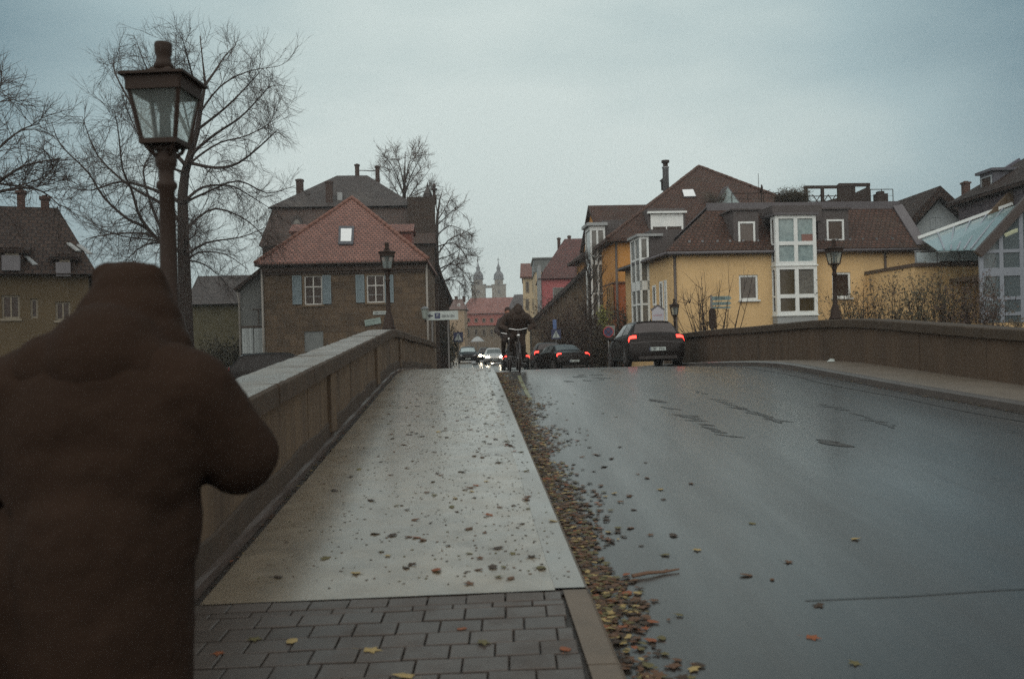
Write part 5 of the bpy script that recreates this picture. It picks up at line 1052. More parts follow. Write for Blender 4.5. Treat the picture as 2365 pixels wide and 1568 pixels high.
p = P(1408, 790, 50); shrub('tall brown bush with a yellow-green patch below the orange wall', (p.x, 50, -.9), 1.3, 4.2, 43, 60, 12, LB, spread=.55, stem_r=.02, twigk=10, lsz=.11, group='bushes by the timbered house', sm_=TWIGFAR)
p = P(1395, 712, 46.5); shrub('sprig of yellow-green leaves beside the young street tree, against the brown bush', (p.x, 46.5, p.z-1.0), .15, 1.2, 45, 8, 8, LY, spread=.15, twigk=5, lsz=.1, name='leafy_shoot', cat='plant')
p = P(1640, 800, 36); shrub('leafless multi-stemmed shrub fanning up in front of the yellow wall', (p.x, 36, -.6), .5, 4.7, 51, 30, 0, None, name='bare_shrub', cat='shrub', spread=.42, stem_r=.034, twigk=5)
for i, (px, py, Y, Rr, H, m_, lab, lv) in enumerate(((1985, 760, 29, .9, 1.9, LG, 'thin weedy bush right of the far lamp, rising above the parapet', 4), (2055, 760, 28, .9, 2.0, LB, 'loose brown-green bush climbing the yellow wall behind the parapet', 6), (2150, 770, 27, 1.0, 2.1, LG, 'full green-brown bush behind the parapet below the glass balustrade', 9), (2235, 770, 26, 1.0, 1.9, LR, 'dark reddish bush behind the parapet beside the conservatory', 9), (2330, 775, 24, .9, 1.1, LB, 'low dark bush under the conservatory windows', 8))):
    p = P(px, py, Y); zz = P(px, [650, 640, 622, 636, 735][i], Y).z; shrub(lab, (p.x, Y, zs(Y)-.6), Rr, zz-zs(Y)+.6, 60+i, 40, lv, m_, spread=.42, lsz=.085, twigk=8, group='bushes behind the far parapet')
pb = RT(1829, 462, 2.9); tb = shrub('rounded dark clipped bush on the roof terrace beside the screen', (pb.x, pb.y, fy_.O.z+zf+.25), .6, .80, 71, 70, 24, mat('dark leaves', (58, 52, 36), (46, 42, 30), 3, rough=.8, island=.3), spread=1.5, twigk=8)
pb = P(2144, 583, 38.5); shrub('dark potted shrub on the low terrace behind the glass balustrade', (pb.x, 38.5, pb.z+.05), .35, .45, 72, 26, 8, MATS['dark leaves'], spread=1.1, twigk=6)
pb = onro(1650, 468); pb = fo.O+fo.u*pb.x+fo.n*(pb.y-.6)+Vector((0, 0, pb.z)); shrub('yellow-brown creeper spilling over the roof edge below the glazed gable', pb, .9, .9, 73, 30, 6, LB, name='creeper', cat='creeper', spread=1.6, twigk=6)
# dark hedge / ivy mass beyond the left parapet
p = P(470, 800, 44); shrub('dark ivy hedge left of the grey annex gate', (p.x, 47, -.8), 1.6, 2.8, 75, 60, 10, mat('ivy leaves', (62, 60, 40), (50, 48, 34), 3, rough=.8, island=.3), name='hedge', cat='hedge', spread=.5, twigk=9, lsz=.12)
p = P(1022, 760, 66); shrub('dark green bush at the foot of the drooping tree behind the direction sign', (p.x, 68, -.9), 1.0, 4.2, 76, 40, 10, MATS['ivy leaves'], spread=.35, twigk=9, lsz=.16)

# ------------------------------------------------------------ signs
POST = mat('grey sign post', (104, 104, 102), (84, 84, 84), 5, rough=.5)
def post_sign(name, label, px, Y, pyb, ptop, cat='sign', base=None, r=.03):
    b = P(px, pyb, Y); o = thing(name, label, cat, (b.x, Y, base if base is not None else b.z)); h = P(px, ptop, Y).z-o.location.z
    MB().tube([(0, .04, -.1), (0, .04, h)], r, 8).build('post', POST, o, True); return o, h
def S(o, px, py, Y): return P(px, py, Y)-o.location
# direction sign beside the sandstone house
Yd = 43.5; a, b = P(985, 740, Yd), P(1058, 717.5, Yd); o = thing('direction_sign', 'pale direction sign with left arrow and blue parking square beyond the sandstone house corner', 'sign', ((a.x+b.x)/2, Yd, -.5)); hw, z0, z1 = (b.x-a.x)/2, a.z+.5, b.z+.5
MB().box(-hw, hw, -.03, .03, z0, z1).build('panel', SIGNWHITE, o); k = MB()
for x in (hw*.35,): k.tube([(x, .07, -.1), (x, .07, z1)], .045, 8)
k.tube([(-hw*.65, .07, -.1), (-hw*.65, .07, z1)], .045, 8); k.build('post', POST, o); zc = (z0+z1)/2; hh = (z1-z0)
k = MB(); k.prism([(-hw+.06, zc), (-hw+.2, zc-.11), (-hw+.2, zc-.035), (-hw+.32, zc-.035), (-hw+.32, zc+.035), (-hw+.2, zc+.035), (-hw+.2, zc+.11)], -.042, -.032); k.build('arrow', INK, o); k = MB(); k.box(-hw+.40, -hw+.66, -.042, -.032, zc-.14, zc+.13); k.build('blue_square', NAVY, o); lettering(o, 'letter', 'P', .2, SIGNWHITE, (-hw+.53, -.046, zc))
marks(o, -hw+.74, hw-.1, zc-.03, .12, 11, mat('grey lettering', (84, 88, 92), rough=.5), y=-.034, seed=8)
# wall lantern on the stone house corner
wl_ = thing('wall_lantern', 'small grey lantern fixed to the sandstone house corner beside the direction sign', 'lantern', P(981, 722, 43.2)); k = MB(); k.lathe([(.0, .30), (.05, .29), (.21, .2), (.21, .17)], n=8); k.build('cap', STEEL, wl_); k = MB(); k.lathe([(.17, .17), (.11, -.27), (.06, -.32)], n=6); k.build('glass', mat('milky lantern glass', (134, 144, 138), (116, 126, 122), 4, rough=.3), wl_); k = MB(); k.tube([(0, 0, -.3), (0, .3, -.42), (-.1, .9, -.42)], .025, 6); k.build('bracket', DARKMETAL, wl_)
def crossing(label, px, py, Y, s, base, extra=False, rect=None):
    o, h = post_sign('crossing_sign', label, px, Y, 840, py-s*.45 if not rect else rect[0], base=base); c = S(o, px, py, Y); w_ = s/FPX*Y/2
    MB().box(-w_, w_, -.02, .0, c.z-w_, c.z+w_).build('panel', NAVY, o); MB().prism([(-w_*.82, c.z-w_*.72), (w_*.82, c.z-w_*.72), (0, c.z+w_*.8)], -.026, -.021).build('triangle', SIGNWHITE, o)
    k = MB(); k.sphere((0, -.028, c.z+w_*.38), w_*.1, 8); k.bar((0, -.03, c.z+w_*.3), (0, -.03, c.z-w_*.15), w_*.2, .008); k.bar((0, -.03, c.z-w_*.1), (-w_*.28, -.03, c.z-w_*.6), w_*.13, .008); k.bar((0, -.03, c.z-w_*.1), (w_*.28, -.03, c.z-w_*.6), w_*.13, .008); k.build('walking_figure', INK, o)
    if rect: t, bt, lx, rx_ = rect; a = S(o, lx, bt, Y); b = S(o, rx_, t, Y); MB().box(a.x, b.x, -.02, 0, a.z, b.z).build('blue_plate', mat('pale sign blue', (66, 92, 140), (76, 100, 144), 4, rough=.45), o)
    return o
crossing('blue crossing sign on a post at the left kerb, above the parked car', 1060, 778, 62, 22, -.75)
crossing('blue pedestrian crossing sign under a tall blue plate, right of the cyclists', 1286, 772, 56, 22, -.75, rect=(738, 760, 1277, 1285))
Yn = 40; o, h = post_sign('no_stopping_sign', 'round red and blue no-stopping sign on a post left of the dark hatchback', 1407, Yn, 842, 752, base=-.35); c = S(o, 1405, 766.5, Yn); r_ = 12.3/FPX*Yn
for nm, rr_, y, m_ in (('rim', r_, -.02, SIGNRED), ('face', r_*.84, -.026, NAVY)): k = MB(); k.lathe([(rr_, -.004), (rr_, .004)], (c.x, y, c.z), 24, 'y'); k.build(nm, m_, o)
k = MB()
for s_ in (-1, 1): k.bar((c.x-r_*.6, -.034, c.z-s_*r_*.6), (c.x+r_*.6, -.034+.002*s_, c.z+s_*r_*.6), r_*.2, .006)
k.build('cross', SIGNRED, o); a, b = S(o, 1401, 775, Yn), S(o, 1420, 752, Yn); k = MB(); k.box(a.x, b.x, .03, .05, a.z, b.z); k.build('grey_plate', mat('grey sign back', (120, 124, 118), (100, 106, 102), 3, rough=.5), o)
# two-panel pale green direction sign with a signal head seen from behind
Yg = 35.2; o, h = post_sign('direction_sign', 'pale green stacked direction arms on a post in the bare shrub before the yellow wall', 1646, Yg, 800, 682, base=-.6, r=.045); PG = mat('pale sign green', (118, 138, 136), (100, 120, 120), 6, rough=.5)
for t, bt in ((683, 695), (696, 706), (707, 714)):
    a, b = S(o, 1645, bt, Yg), S(o, 1684, t, Yg); k = MB(); e = (b.z-a.z)/2; k.prism([(a.x, a.z+.012), (b.x, a.z+.012), (b.x+.09, a.z+e), (b.x, b.z-.012), (a.x, b.z-.012)], -.03, .0); k.build('arm', PG, o); marks(o, a.x+.08, b.x-.05, a.z+e, e*.8, 9, mat('dark green lettering', (66, 80, 78), rough=.5), y=-.031, seed=int(t))
a, b = S(o, 1637, 759, Yg), S(o, 1653, 712, Yg); so = thing('traffic_signal', 'dark traffic signal head seen from behind, tangled in the bare shrub', 'traffic signal', o.location+Vector((0, 0, a.z))); k = MB(); w_ = (b.x-a.x)/2*.85; H_ = b.z-a.z
k.prism([(-w_, .06), (-w_*.7, 0), (w_*.7, 0), (w_, .06), (w_, H_-.12), (w_*.5, H_), (-w_*.5, H_), (-w_, H_-.12)], -.16, .0); k.build('housing', DARKMETAL, so); k = MB()
for i in range(3): zc = H_*(.2+.29*i); k.tube([(0, -.01, zc), (0, .16, zc-.02)], [w_*.6, w_*.66], 10)
k.build('visor', DARKMETAL, so); k = MB(); k.tube([(0, -.08, -1.2), (0, -.08, .02)], .04, 8); k.build('pole', POST, so)
# white notices along the yellow house
Yb = 38.6; a, b = P(1650, 803, Yb), P(1689.5, 762, Yb); o = thing('restaurant_sign', 'white restaurant sign with red lettering and blue header on the yellow wall', 'sign', ((a.x+b.x)/2, Yb, a.z), R(4)); w_, h_ = (b.x-a.x)/2, b.z-a.z
MB().box(-w_, w_, -.02, .02, 0, h_).build('panel', SIGNWHITE, o); MB().box(-w_, w_, -.026, -.021, h_*.83, h_-.005).build('header', mat('navy header', (52, 56, 84), (64, 68, 92), 9, rough=.5), o); lettering(o, 'lettering', 'RESTAURANT', .118, SIGNRED, (0, -.025, h_*.73)); marks(o, -w_*.5, w_*.55, h_*.47, .06, 11, INK, y=-.021, seed=4, name='small_print')
a, b = P(1583, 803, 37), P(1616, 772, 37); o = thing('notice_board', 'white framed notice panel behind the parapet just right of the dark hatchback', 'sign', ((a.x+b.x)/2, 37, a.z)); w_, h_ = (b.x-a.x)/2, b.z-a.z
MB().box(-w_+.05, w_-.05, -.01, .01, 0, h_-.05).build('panel', mat('milky panel', (150, 158, 152), (132, 142, 138), 4, rough=.4), o); k = MB(); k.box(-w_, -w_+.05, -.03, .03, -.6, h_).box(w_-.05, w_, -.03, .03, -.6, h_).box(-w_+.05, w_-.05, -.029, .029, h_-.05, h_); k.build('frame', DARKMETAL, o); k = MB(); k.box(-w_+.05, w_-.05, -.02, -.0105, h_*.66, h_*.69).box(-w_+.05, w_-.05, -.02, -.0105, h_*.36, h_*.39); k.build('bar', POST, o)
a, b = P(1506, 741, 36.5), P(1533, 715, 36.5); o = thing('pointed_board', 'white house-shaped board behind the dark hatchback at the foot of the white bay', 'sign', ((a.x+b.x)/2, 36.5, -.5)); w_, z0, z1 = (b.x-a.x)/2, a.z+.5, b.z+.5; k = MB(); k.prism([(-w_, z0), (w_, z0), (w_, z1), (0, z1+.16), (-w_, z1)], -.02, .02); k.build('panel', mat('board white', (166, 168, 174), (150, 152, 160), 3, rough=.5), o)
k = MB(); k.bar((-w_-.03, 0, z1-.01), (0, 0, z1+.18), .05, .07).bar((0, 0, z1+.18), (w_+.03, 0, z1-.01), .05, .07); k.build('gable_trim', ZINC, o); k = MB(); k.tube([(-w_*.8, .04, -.2), (-w_*.8, .04, z1)], .03, 6).tube([(w_*.8, .04, -.2), (w_*.8, .04, z1)], .03, 6); k.build('post', POST, o); marks(o, -w_*.75, w_*.75, z0+.22, .06, 9, mat('faded red lettering', (150, 100, 110), rough=.6), y=-.021, seed=12)
a = P(1103, 790, 128); o = thing('parasol', 'pale market parasol standing far down the street', 'parasol', (a.x, 128, zs(128)-.1)); zz = P(1103, 789, 128).z-o.location.z; w_ = 31/FPX*128/2; k = MB(); k.lathe([(w_, zz), (w_*.96, zz+.12), (w_*.5, zz+.55), (.04, zz+.75)], n=8); k.build('canopy', WHITE_DULL, o); MB().tube([(0, 0, 0), (0, 0, zz+.7)], .04, 6).build('pole', POST, o)

# ------------------------------------------------------------ cars: one lofted shell, x across, y from tail (0) to nose, z up
def crom(a, b, c, d, t): return .5*((2*b)+(-a+c)*t+(2*a-5*b+4*c-d)*t*t+(-a+3*b-3*c+d)*t**3)
HATCH = [  # y, zbot, ztop, wsill, wmid, wbelt, zbelt, wroof
 (.00, .30, .64, .66, .70, .66, .60, .58), (.05, .20, .76, .80, .86, .83, .71, .75), (.13, .19, .97, .85, .89, .86, .88, .76), (.24, .26, 1.05, .87, .90, .865, .92, .73),
 (.50, .23, 1.36, .88, .90, .86, .94, .61), (.66, .22, 1.435, .88, .90, .86, .94, .59), (1.3, .21, 1.475, .88, .90, .86, .93, .60), (2.1, .21, 1.47, .88, .90, .86, .92, .60), (2.55, .21, 1.40, .88, .90, .86, .92, .60),
 (3.2, .21, 1.00, .88, .90, .86, .92, .70), (3.85, .23, .86, .87, .89, .84, .80, .70), (4.12, .30, .74, .80, .85, .80, .68, .70), (4.25, .40, .62, .62, .68, .64, .58, .56)]
SEDAN = [
 (.00, .44, .66, .60, .66, .63, .60, .56), (.05, .34, .80, .79, .84, .82, .72, .74), (.12, .29, .95, .84, .88, .85, .86, .76), (.35, .26, 1.0, .86, .89, .86, .90, .74),
 (.80, .23, 1.10, .87, .89, .85, .92, .68), (1.35, .22, 1.38, .87, .89, .85, .92, .58), (1.75, .21, 1.43, .87, .89, .85, .92, .57), (2.3, .21, 1.43, .87, .89, .85, .91, .58), (2.75, .21, 1.36, .87, .89, .85, .90, .59),
 (3.35, .21, .98, .87, .89, .85, .90, .70), (4.05, .23, .84, .86, .88, .83, .78, .70), (4.4, .30, .72, .80, .84, .79, .66, .68), (4.52, .40, .62, .62, .68, .64, .58, .56)]
def ring(s):
    y, zb, zt, ws, wm, wb, zbl, wr = s; zm = (zb+zbl)/2; zbl = min(zbl, zt-.04)
    return [(0, zb), (ws*.8, zb), (ws, zb+.08), (wm, zm), (wb, zbl), (wb+(wr-wb)*.85, zbl+(zt-zbl)*.80), (wr*.86, zt-.012), (wr*.45, zt+.012), (0, zt+.02)]
def car(label, loc, rz, paint, prof=HATCH, sc_=1.0, lights=True, pitch=0, group=None, head=False, wsx=1.0, indicator=False, glass=None, simple=False, name='parked_car'):
    o = thing(name, label, 'car', loc, 0, group); o.rotation_euler = (pitch, 0, rz); o.scale = (sc_*wsx, sc_, sc_)
    RG = [ring(s) for s in prof]; ys = [s[0] for s in prof]; nU, nV = len(prof)-1, 16
    def S(u, v):
        u = min(nU, max(0, u)); i = min(nU-1, int(u)); t = u-i
        sg = 1
        if v > 8: v = 16-v; sg = -1
        v = min(8, max(0, v)); j = min(7, int(v)); q = v-j
        def rr_(k):
            k = min(nU, max(0, k)); r = RG[k]; g = lambda n: (r[n] if n <= 8 else (-r[16-n][0], r[16-n][1])) if n >= 0 else (-r[-n][0], r[-n][1])
            return [crom(g(j-1)[c], g(j)[c], g(j+1)[c], g(j+2)[c], q) for c in (0, 1)]
        a, b, c, d = rr_(i-1), rr_(i), rr_(i+1), rr_(i+2)
        yy = ys[i]+(ys[i+1]-ys[i])*t
        return Vector((sg*crom(a[0], b[0], c[0], d[0], t), yy, crom(a[1], b[1], c[1], d[1], t)))
    def Nn(u, v):
        e = .04; n = (S(u+e, v)-S(u-e, v)).cross(S(u, v+e)-S(u, v-e)); n = n.normalized() if n.length > 1e-9 else Vector((0, -1, 0))
        c = S(u, v)-Vector((0, S(u, v).y, .65)); return n if n.dot(Vector((c.x, (-1 if u < 3 else 1)*.15, c.z))) > 0 else -n
    def patch(u0, u1, v0, v1, off, nu=6, nv=8):
        k = MB(); k.add([S(u0+(u1-u0)*i/nu, v0+(v1-v0)*j/nv)+Nn(u0+(u1-u0)*i/nu, v0+(v1-v0)*j/nv)*off for i in range(nu+1) for j in range(nv+1)], [(i*(nv+1)+j, i*(nv+1)+j+1, (i+1)*(nv+1)+j+1, (i+1)*(nv+1)+j) for i in range(nu) for j in range(nv)]); return k
    k = MB(); nu, nv = nU*4, 48; k.add([S(i/4, 16*j/nv) for i in range(nu+1) for j in range(nv)], [(i*nv+j, i*nv+(j+1) % nv, (i+1)*nv+(j+1) % nv, (i+1)*nv+j) for i in range(nu) for j in range(nv)] + [tuple(range(nv))[::-1], tuple(nu*nv+j for j in range(nv))]); k.build('body', paint, o, True)
    g = glass or mat('car glass', (50, 46, 46), (58, 54, 54), 1.5, rough=.12, spec=.4)
    ru0, ru1 = (3.08, 4.75) if prof is HATCH else (4.1, 5.0)
    patch(ru0, ru1, 5.6, 10.4, .006).build('rear_window', g, o, True); wu0 = 8.12; patch(wu0, 8.95, 5.5, 10.5, .006).build('windscreen', g, o, True)
    if not simple:
        for v0, v1 in ((4.25, 5.15), (11.75, 10.85)):
            for u0, u1 in (((4.3, 6.15), (6.3, 8.2)) if prof is HATCH else ((5.0, 6.45), (6.6, 8.3))): patch(u0, u1, v0, v1, .006).build('side_window', g, o, True)
    if not simple: patch(1.02, 1.10, 3.0, 13.0, .004, 1, 20).build('crease_highlight', mat('painted crease highlight', (60, 56, 56), rough=.4), o, True); patch(2.42, 2.62, 6.0, 10.0, .005, 2, 8).build('tailgate_trim', mat('tailgate trim', (52, 50, 52), rough=.35), o, True)  # paler strip paints the highlight along the bumper crease
    RL = mat('lit tail lamp', (200, 20, 16), emis=((1.0, .05, .035), 5)) if lights else mat('unlit tail lamp', (100, 24, 22), rough=.2)
    for v0, v1 in ((3.75, 6.1), (12.25, 9.9)): patch(1.66, 2.26, v0, v1, .012, 4, 6).build('tail_lamp', RL, o, True)
    HL = mat('lit headlamp', (240, 240, 230), emis=((1.0, .86, .62), 60)) if head else mat('clear headlamp', (150, 154, 156), rough=.15)
    for s_ in (-1, 1):
        L = ys[-1]; k = MB(); k.sphere((s_*.60, L-.14, .69), (.17, .13, .11) if head else (.15, .12, .075), 12); k.build('headlamp', HL, o, True)
    DK = mat('black trim', (40, 36, 34), rough=.6)
    k = MB(); L = ys[-1]; k.box(-.5, .5, L-.10, L-.0, .42, .56); k.build('grille', DK, o)
    k = MB(); k.box(-.60, .60, -.004, .2, .24, .34); k.build('rear_apron', DK, o)
    k = MB(); k.box(-.26, .26, -.02, .02, .50, .61); pl_ = k.build('number_plate', SIGNWHITE, o); k = MB(); k.box(-.26, -.225, -.024, -.0205, .502, .608); k.build('blue_strip', NAVY, pl_); marks(pl_, -.2, .24, .555, .07, 7, INK, y=-.0205, seed=len(label))
    k = MB(); k.box(-.26, .26, L-.02, L+.02, .36, .46); k.build('number_plate', SIGNWHITE, o)
    TY = mat('tyre rubber', (36, 32, 30), rough=.7); RIM = mat('alloy rim', (120, 120, 122), rough=.35, metal=.6)
    for x, s_ in ((-1, -1), (1, 1)):
        for y in (.78, L-.86):
            k = MB(); x0 = s_*.70; x1 = s_*.905; pr = [(.19, min(x0, x1)), (.30, min(x0, x1)+.005), (.315, min(x0, x1)+.03), (.315, max(x0, x1)-.03), (.30, max(x0, x1)-.005), (.19, max(x0, x1))]; k.lathe(pr, (0, y, .315), 20, 'x'); wh = k.build('wheel', TY, o, True)
            k = MB(); k.lathe([(.195, s_*.89), (.17, s_*.909), (.05, s_*.9)] if s_ > 0 else [(.05, s_*.9), (.17, s_*.909), (.195, s_*.89)], (0, y, .315), 12, 'x'); k.build('rim', RIM, wh)
    if not simple:
        for s_ in (-1, 1): k = MB(); k.sphere((s_*.97, L-1.42, 1.0), (.11, .07, .075), 10); k.bar((s_*.84, L-1.42, .95), (s_*.95, L-1.42, .97), .05); k.build('mirror', paint, o, True)
        k = MB(); k.prism([(.78, 1.47), (.95, 1.47), (.82, 1.54)], -.012, .012, 'x'); k.build('antenna', DK, o)
        if prof is HATCH:
            k = MB(); k.add([S(4.75, 5.9+j*.42)+Vector((0, (-.10 if i else .12), .012-.0*i)) for i in (0, 1) for j in range(11)], [(j, j+1, 12+j, 11+j) for j in range(10)]); k.build('spoiler', paint, o, True); 
            k = MB(); k.bar((.05, .34, 1.165), (.38, .36, 1.185), .016); k.build('wiper', DK, o)
    if indicator:
        k = MB(); k.sphere((-.80, .10, .70), (.06, .05, .045), 10); k.build('indicator', mat('lit amber lamp', (230, 140, 30), emis=((1, .42, .05), 5)), o, True)
    return o
BLUEBLK = mat('dark grey-blue car paint', (24, 19, 17), (20, 16, 15), 3, rough=.35, spec=.14, coat=.05); BLK = mat('black car paint', (22, 17, 14), (18, 14, 12), 3, rough=.35, spec=.14, coat=.05); SILV = mat('silver white car paint', (186, 190, 188), (176, 180, 180), 3, rough=.3, coat=.6)
GRYP = mat('grey car paint', (84, 92, 98), (76, 84, 90), 3, rough=.25, coat=.7)
hd = .052
def place(px, Y, facing=1, dx=0):
    x = un(px, 800)[0]*Y+dx; z = zr(Y, x); z2 = zr(Y+4*1, x); return (x, Y, z), math.atan2(z2-z, 4.0)
l, pt_ = place(1519, 28.3); car('dark hatchback waiting on the bridge crest with both red tail lamps lit', l, hd+R(1), BLUEBLK, HATCH, 1.0, True, pt_, 'cars on the street', name='hatchback_car')
l, pt_ = place(1326, 45.5); car('low black saloon half sunk behind the bridge crest, left of the hatchback', (l[0], l[1], l[2]+.02), hd+R(13), BLK, SEDAN, 1.0, True, pt_, 'cars on the street', name='saloon_car', glass=mat('pale reflecting glass', (84, 92, 94), rough=.08))
l, pt_ = place(1270, 52); car('dark car ahead of the black saloon, only its red lamp and amber indicator showing', (l[0], l[1], l[2]+.25), hd, BLK, HATCH, 1.0, True, pt_, 'cars on the street', indicator=True, simple=True, name='hatchback_car')
l, pt_ = place(1192, 62); car('dark car driving away behind the cyclists with a red tail lamp showing at its left', l, hd, BLK, HATCH, 1.02, True, pt_, 'cars on the street', simple=True, name='hatchback_car')
l, pt_ = place(1138, 86); car('white car coming up the street with both headlamps shining', (l[0], l[1], l[2]), math.pi+hd, SILV, HATCH, 1.0, False, -pt_, 'cars on the street', head=True, simple=True, glass=mat('grey windscreen', (92, 104, 106), rough=.15), name='hatchback_car')
l, pt_ = place(1121, 97); car('dark car close behind the white one, one headlamp showing at its left', l, math.pi+hd, BLK, HATCH, 1.0, False, -pt_, 'cars on the street', head=True, simple=True, name='hatchback_car')
l, pt_ = place(1080, 92); car('dark parked car with a pale blue-grey windscreen at the left kerb', (l[0], l[1], l[2]+.1), math.pi+hd, BLK, HATCH, 1.08, False, -pt_, 'cars on the street', simple=True, glass=mat('pale windscreen', (168, 184, 186), (150, 168, 170), 3, rough=.25))
p = P(548, 822, 37.5); car('dark parked car behind the left parapet, only its curved roof showing by the white gate', (p.x-.2, 37.0, P(548, 816, 38).z-1.49), R(-82), BLK, HATCH, 1.0, False, 0, 'cars on the street', simple=True)

# ------------------------------------------------------------ cyclists on the crest
COAT = mat('dark brown-black coat', (46, 34, 26), (38, 29, 22), 5, rough=.85, bump=.2, bsc=40); COAT2 = mat('dark navy jacket', (44, 36, 33), (38, 31, 29), 5, rough=.8, bump=.2, bsc=40); TROU = mat('dark trousers', (42, 32, 25), (36, 28, 22), 6, rough=.85); SKIN = mat('skin', (132, 92, 74), (120, 82, 66), 8, rough=.6); HAIRM = mat('dark knit', (46, 36, 32), (38, 30, 27), 10, rough=.9, bump=.3, bsc=80)
CHROME = mat('chrome', (200, 204, 204), rough=.15, metal=.9); SHOE = mat('dark shoe', (36, 32, 30), rough=.6)
def face(k, c, s=1.0, yv=1):
    """a head looking along +y: skull, brow, nose, lips, chin, ears"""
    X_ = lambda x, y, z: (c[0]+x*s, c[1]+y*s*yv, c[2]+z*s)
    k.sphere(c, (.078*s, .098*s, .115*s), 14); k.sphere(X_(0, .03, -.065), (.055*s, .062*s, .055*s), 10); k.sphere(X_(0, .075, -.10), (.028*s, .022*s, .02*s), 8); k.cap(X_(0, .095, .0), X_(0, .118, -.035), .010*s, .015*s, 8); k.sphere(X_(0, .088, -.066), (.026*s, .012*s, .010*s), 8); k.sphere(X_(0, .082, .028), (.055*s, .02*s, .012*s), 8)
    for sx in (-1, 1): k.sphere(X_(sx*.078, -.005, -.01), (.012*s, .022*s, .032*s), 8)
def hand(k, w_, d, side, s=1.0, curl=.6, upv=Vector((0, 0, 1))):
    """palm plus four fingers of different length and a thumb; w_ wrist, d pointing direction"""
    d = Vector(d).normalized(); x = d.cross(upv).normalized()*side; n = x.cross(d).normalized()*side; w_ = Vector(w_)
    k.sphere(w_+d*.05*s, .036*s, 10); k.cap(w_, w_+d*.08*s, .028*s, .036*s, 8)
    for i, L in enumerate((.068, .078, .072, .055)):
        b = w_+d*.085*s+x*(.027-.018*i)*s; m_ = b+(d*(1-curl*.4)-n*curl*.5).normalized()*L*.5*s; e = m_+(d*(1-curl)-n*curl).normalized()*L*.5*s; k.cap(b, m_, .0095*s, .009*s, 6); k.cap(m_, e, .009*s, .0075*s, 6)
    b = w_+d*.03*s+x*.03*s; m_ = b+(d*.5+x*.7).normalized()*.035*s; e = m_+(d*.9+x*.1-n*.3).normalized()*.035*s; k.cap(b, m_, .013*s, .011*s, 6); k.cap(m_, e, .011*s, .009*s, 6)
def bicycle(label, loc, rz, steer=0):
    o = thing('bicycle', label, 'bicycle', loc, rz, 'bicycles on the bridge'); o.scale = (.95,)*3; FRM = mat('dark bike frame', (40, 38, 40), rough=.35)
    TYR = MATS['tyre rubber']
    for y in (-.52, .54):
        k = MB(); n = 28; k.tube([(0, y+.32*math.cos(2*math.pi*i/n), .345+.32*math.sin(2*math.pi*i/n)) for i in range(n+1)], .024, 8, False); wh = k.build('wheel', TYR, o, True)
        k = MB(); k.tube([(-.05, y, .345), (.05, y, .345)], .02, 8)
        for i in range(14): a = 2*math.pi*i/14; k.tube([(.02*(-1)**i, y, .345), (0, y+.30*math.cos(a), .345+.30*math.sin(a))], .002, 3)
        k.build('spokes' if False else 'spoke_set', STEEL, wh)
        k = MB(); k.tube([(0, y+.36*math.cos(a), .345+.36*math.sin(a)) for a in [R(20+i*14) for i in range(10)]], .02, 6); k.build('mudguard', FRM, o)
    k = MB(); bb, st, ht, hb = (0, -.08, .29), (0, -.24, .86), (0, .36, .92), (0, .40, .78)
    for a, b in ((bb, st), (bb, hb), (st, ht), ((0, -.52, .345), st), ((0, -.52, .345), bb), (hb, ht)): k.tube([a, b], .018, 8)
    for s_ in (-.045, .045): k.tube([hb, (s_, .44, .66), (s_, .54, .345)], .012, 6)
    k.tube([st, (0, -.26, .93)], .014, 6); k.tube([ht, (0, .35, 1.04)], .014, 6); k.build('frame', FRM, o)
    k = MB(); k.tube([(-.29, .26, 1.07), (-.2, .33, 1.08), (-.06, .36, 1.05), (.06, .36, 1.05), (.2, .33, 1.08), (.29, .26, 1.07)], .011, 8); hbar = k.build('handlebar', CHROME, o, True); k = MB(); k.tube([(-.31, .23, 1.07), (-.25, .29, 1.075)], .017, 8); k.tube([(.25, .29, 1.075), (.31, .23, 1.07)], .017, 8); k.build('grip', FRM, hbar)
    k = MB(); k.lathe([(.0, .03), (.04, .02), (.045, -.02), (.02, -.05)], (0, .44, .90), 10, 'y'); k.build('front_lamp', CHROME, o, True)
    k = MB(); k.sphere((0, -.27, .95), (.09, .14, .035), 12); k.build('saddle', FRM, o, True); k = MB(); k.tube([(-.12, -.02, .20), (-.1, -.02, .20), (-.1, -.08, .29), (.1, -.08, .29), (.1, -.14, .38), (.12, -.14, .38)], .01, 6); k.box(-.2, -.11, -.06, .02, .19, .215); k.box(.11, .2, -.18, -.10, .37, .395); k.build('crank', STEEL, o)
    return o
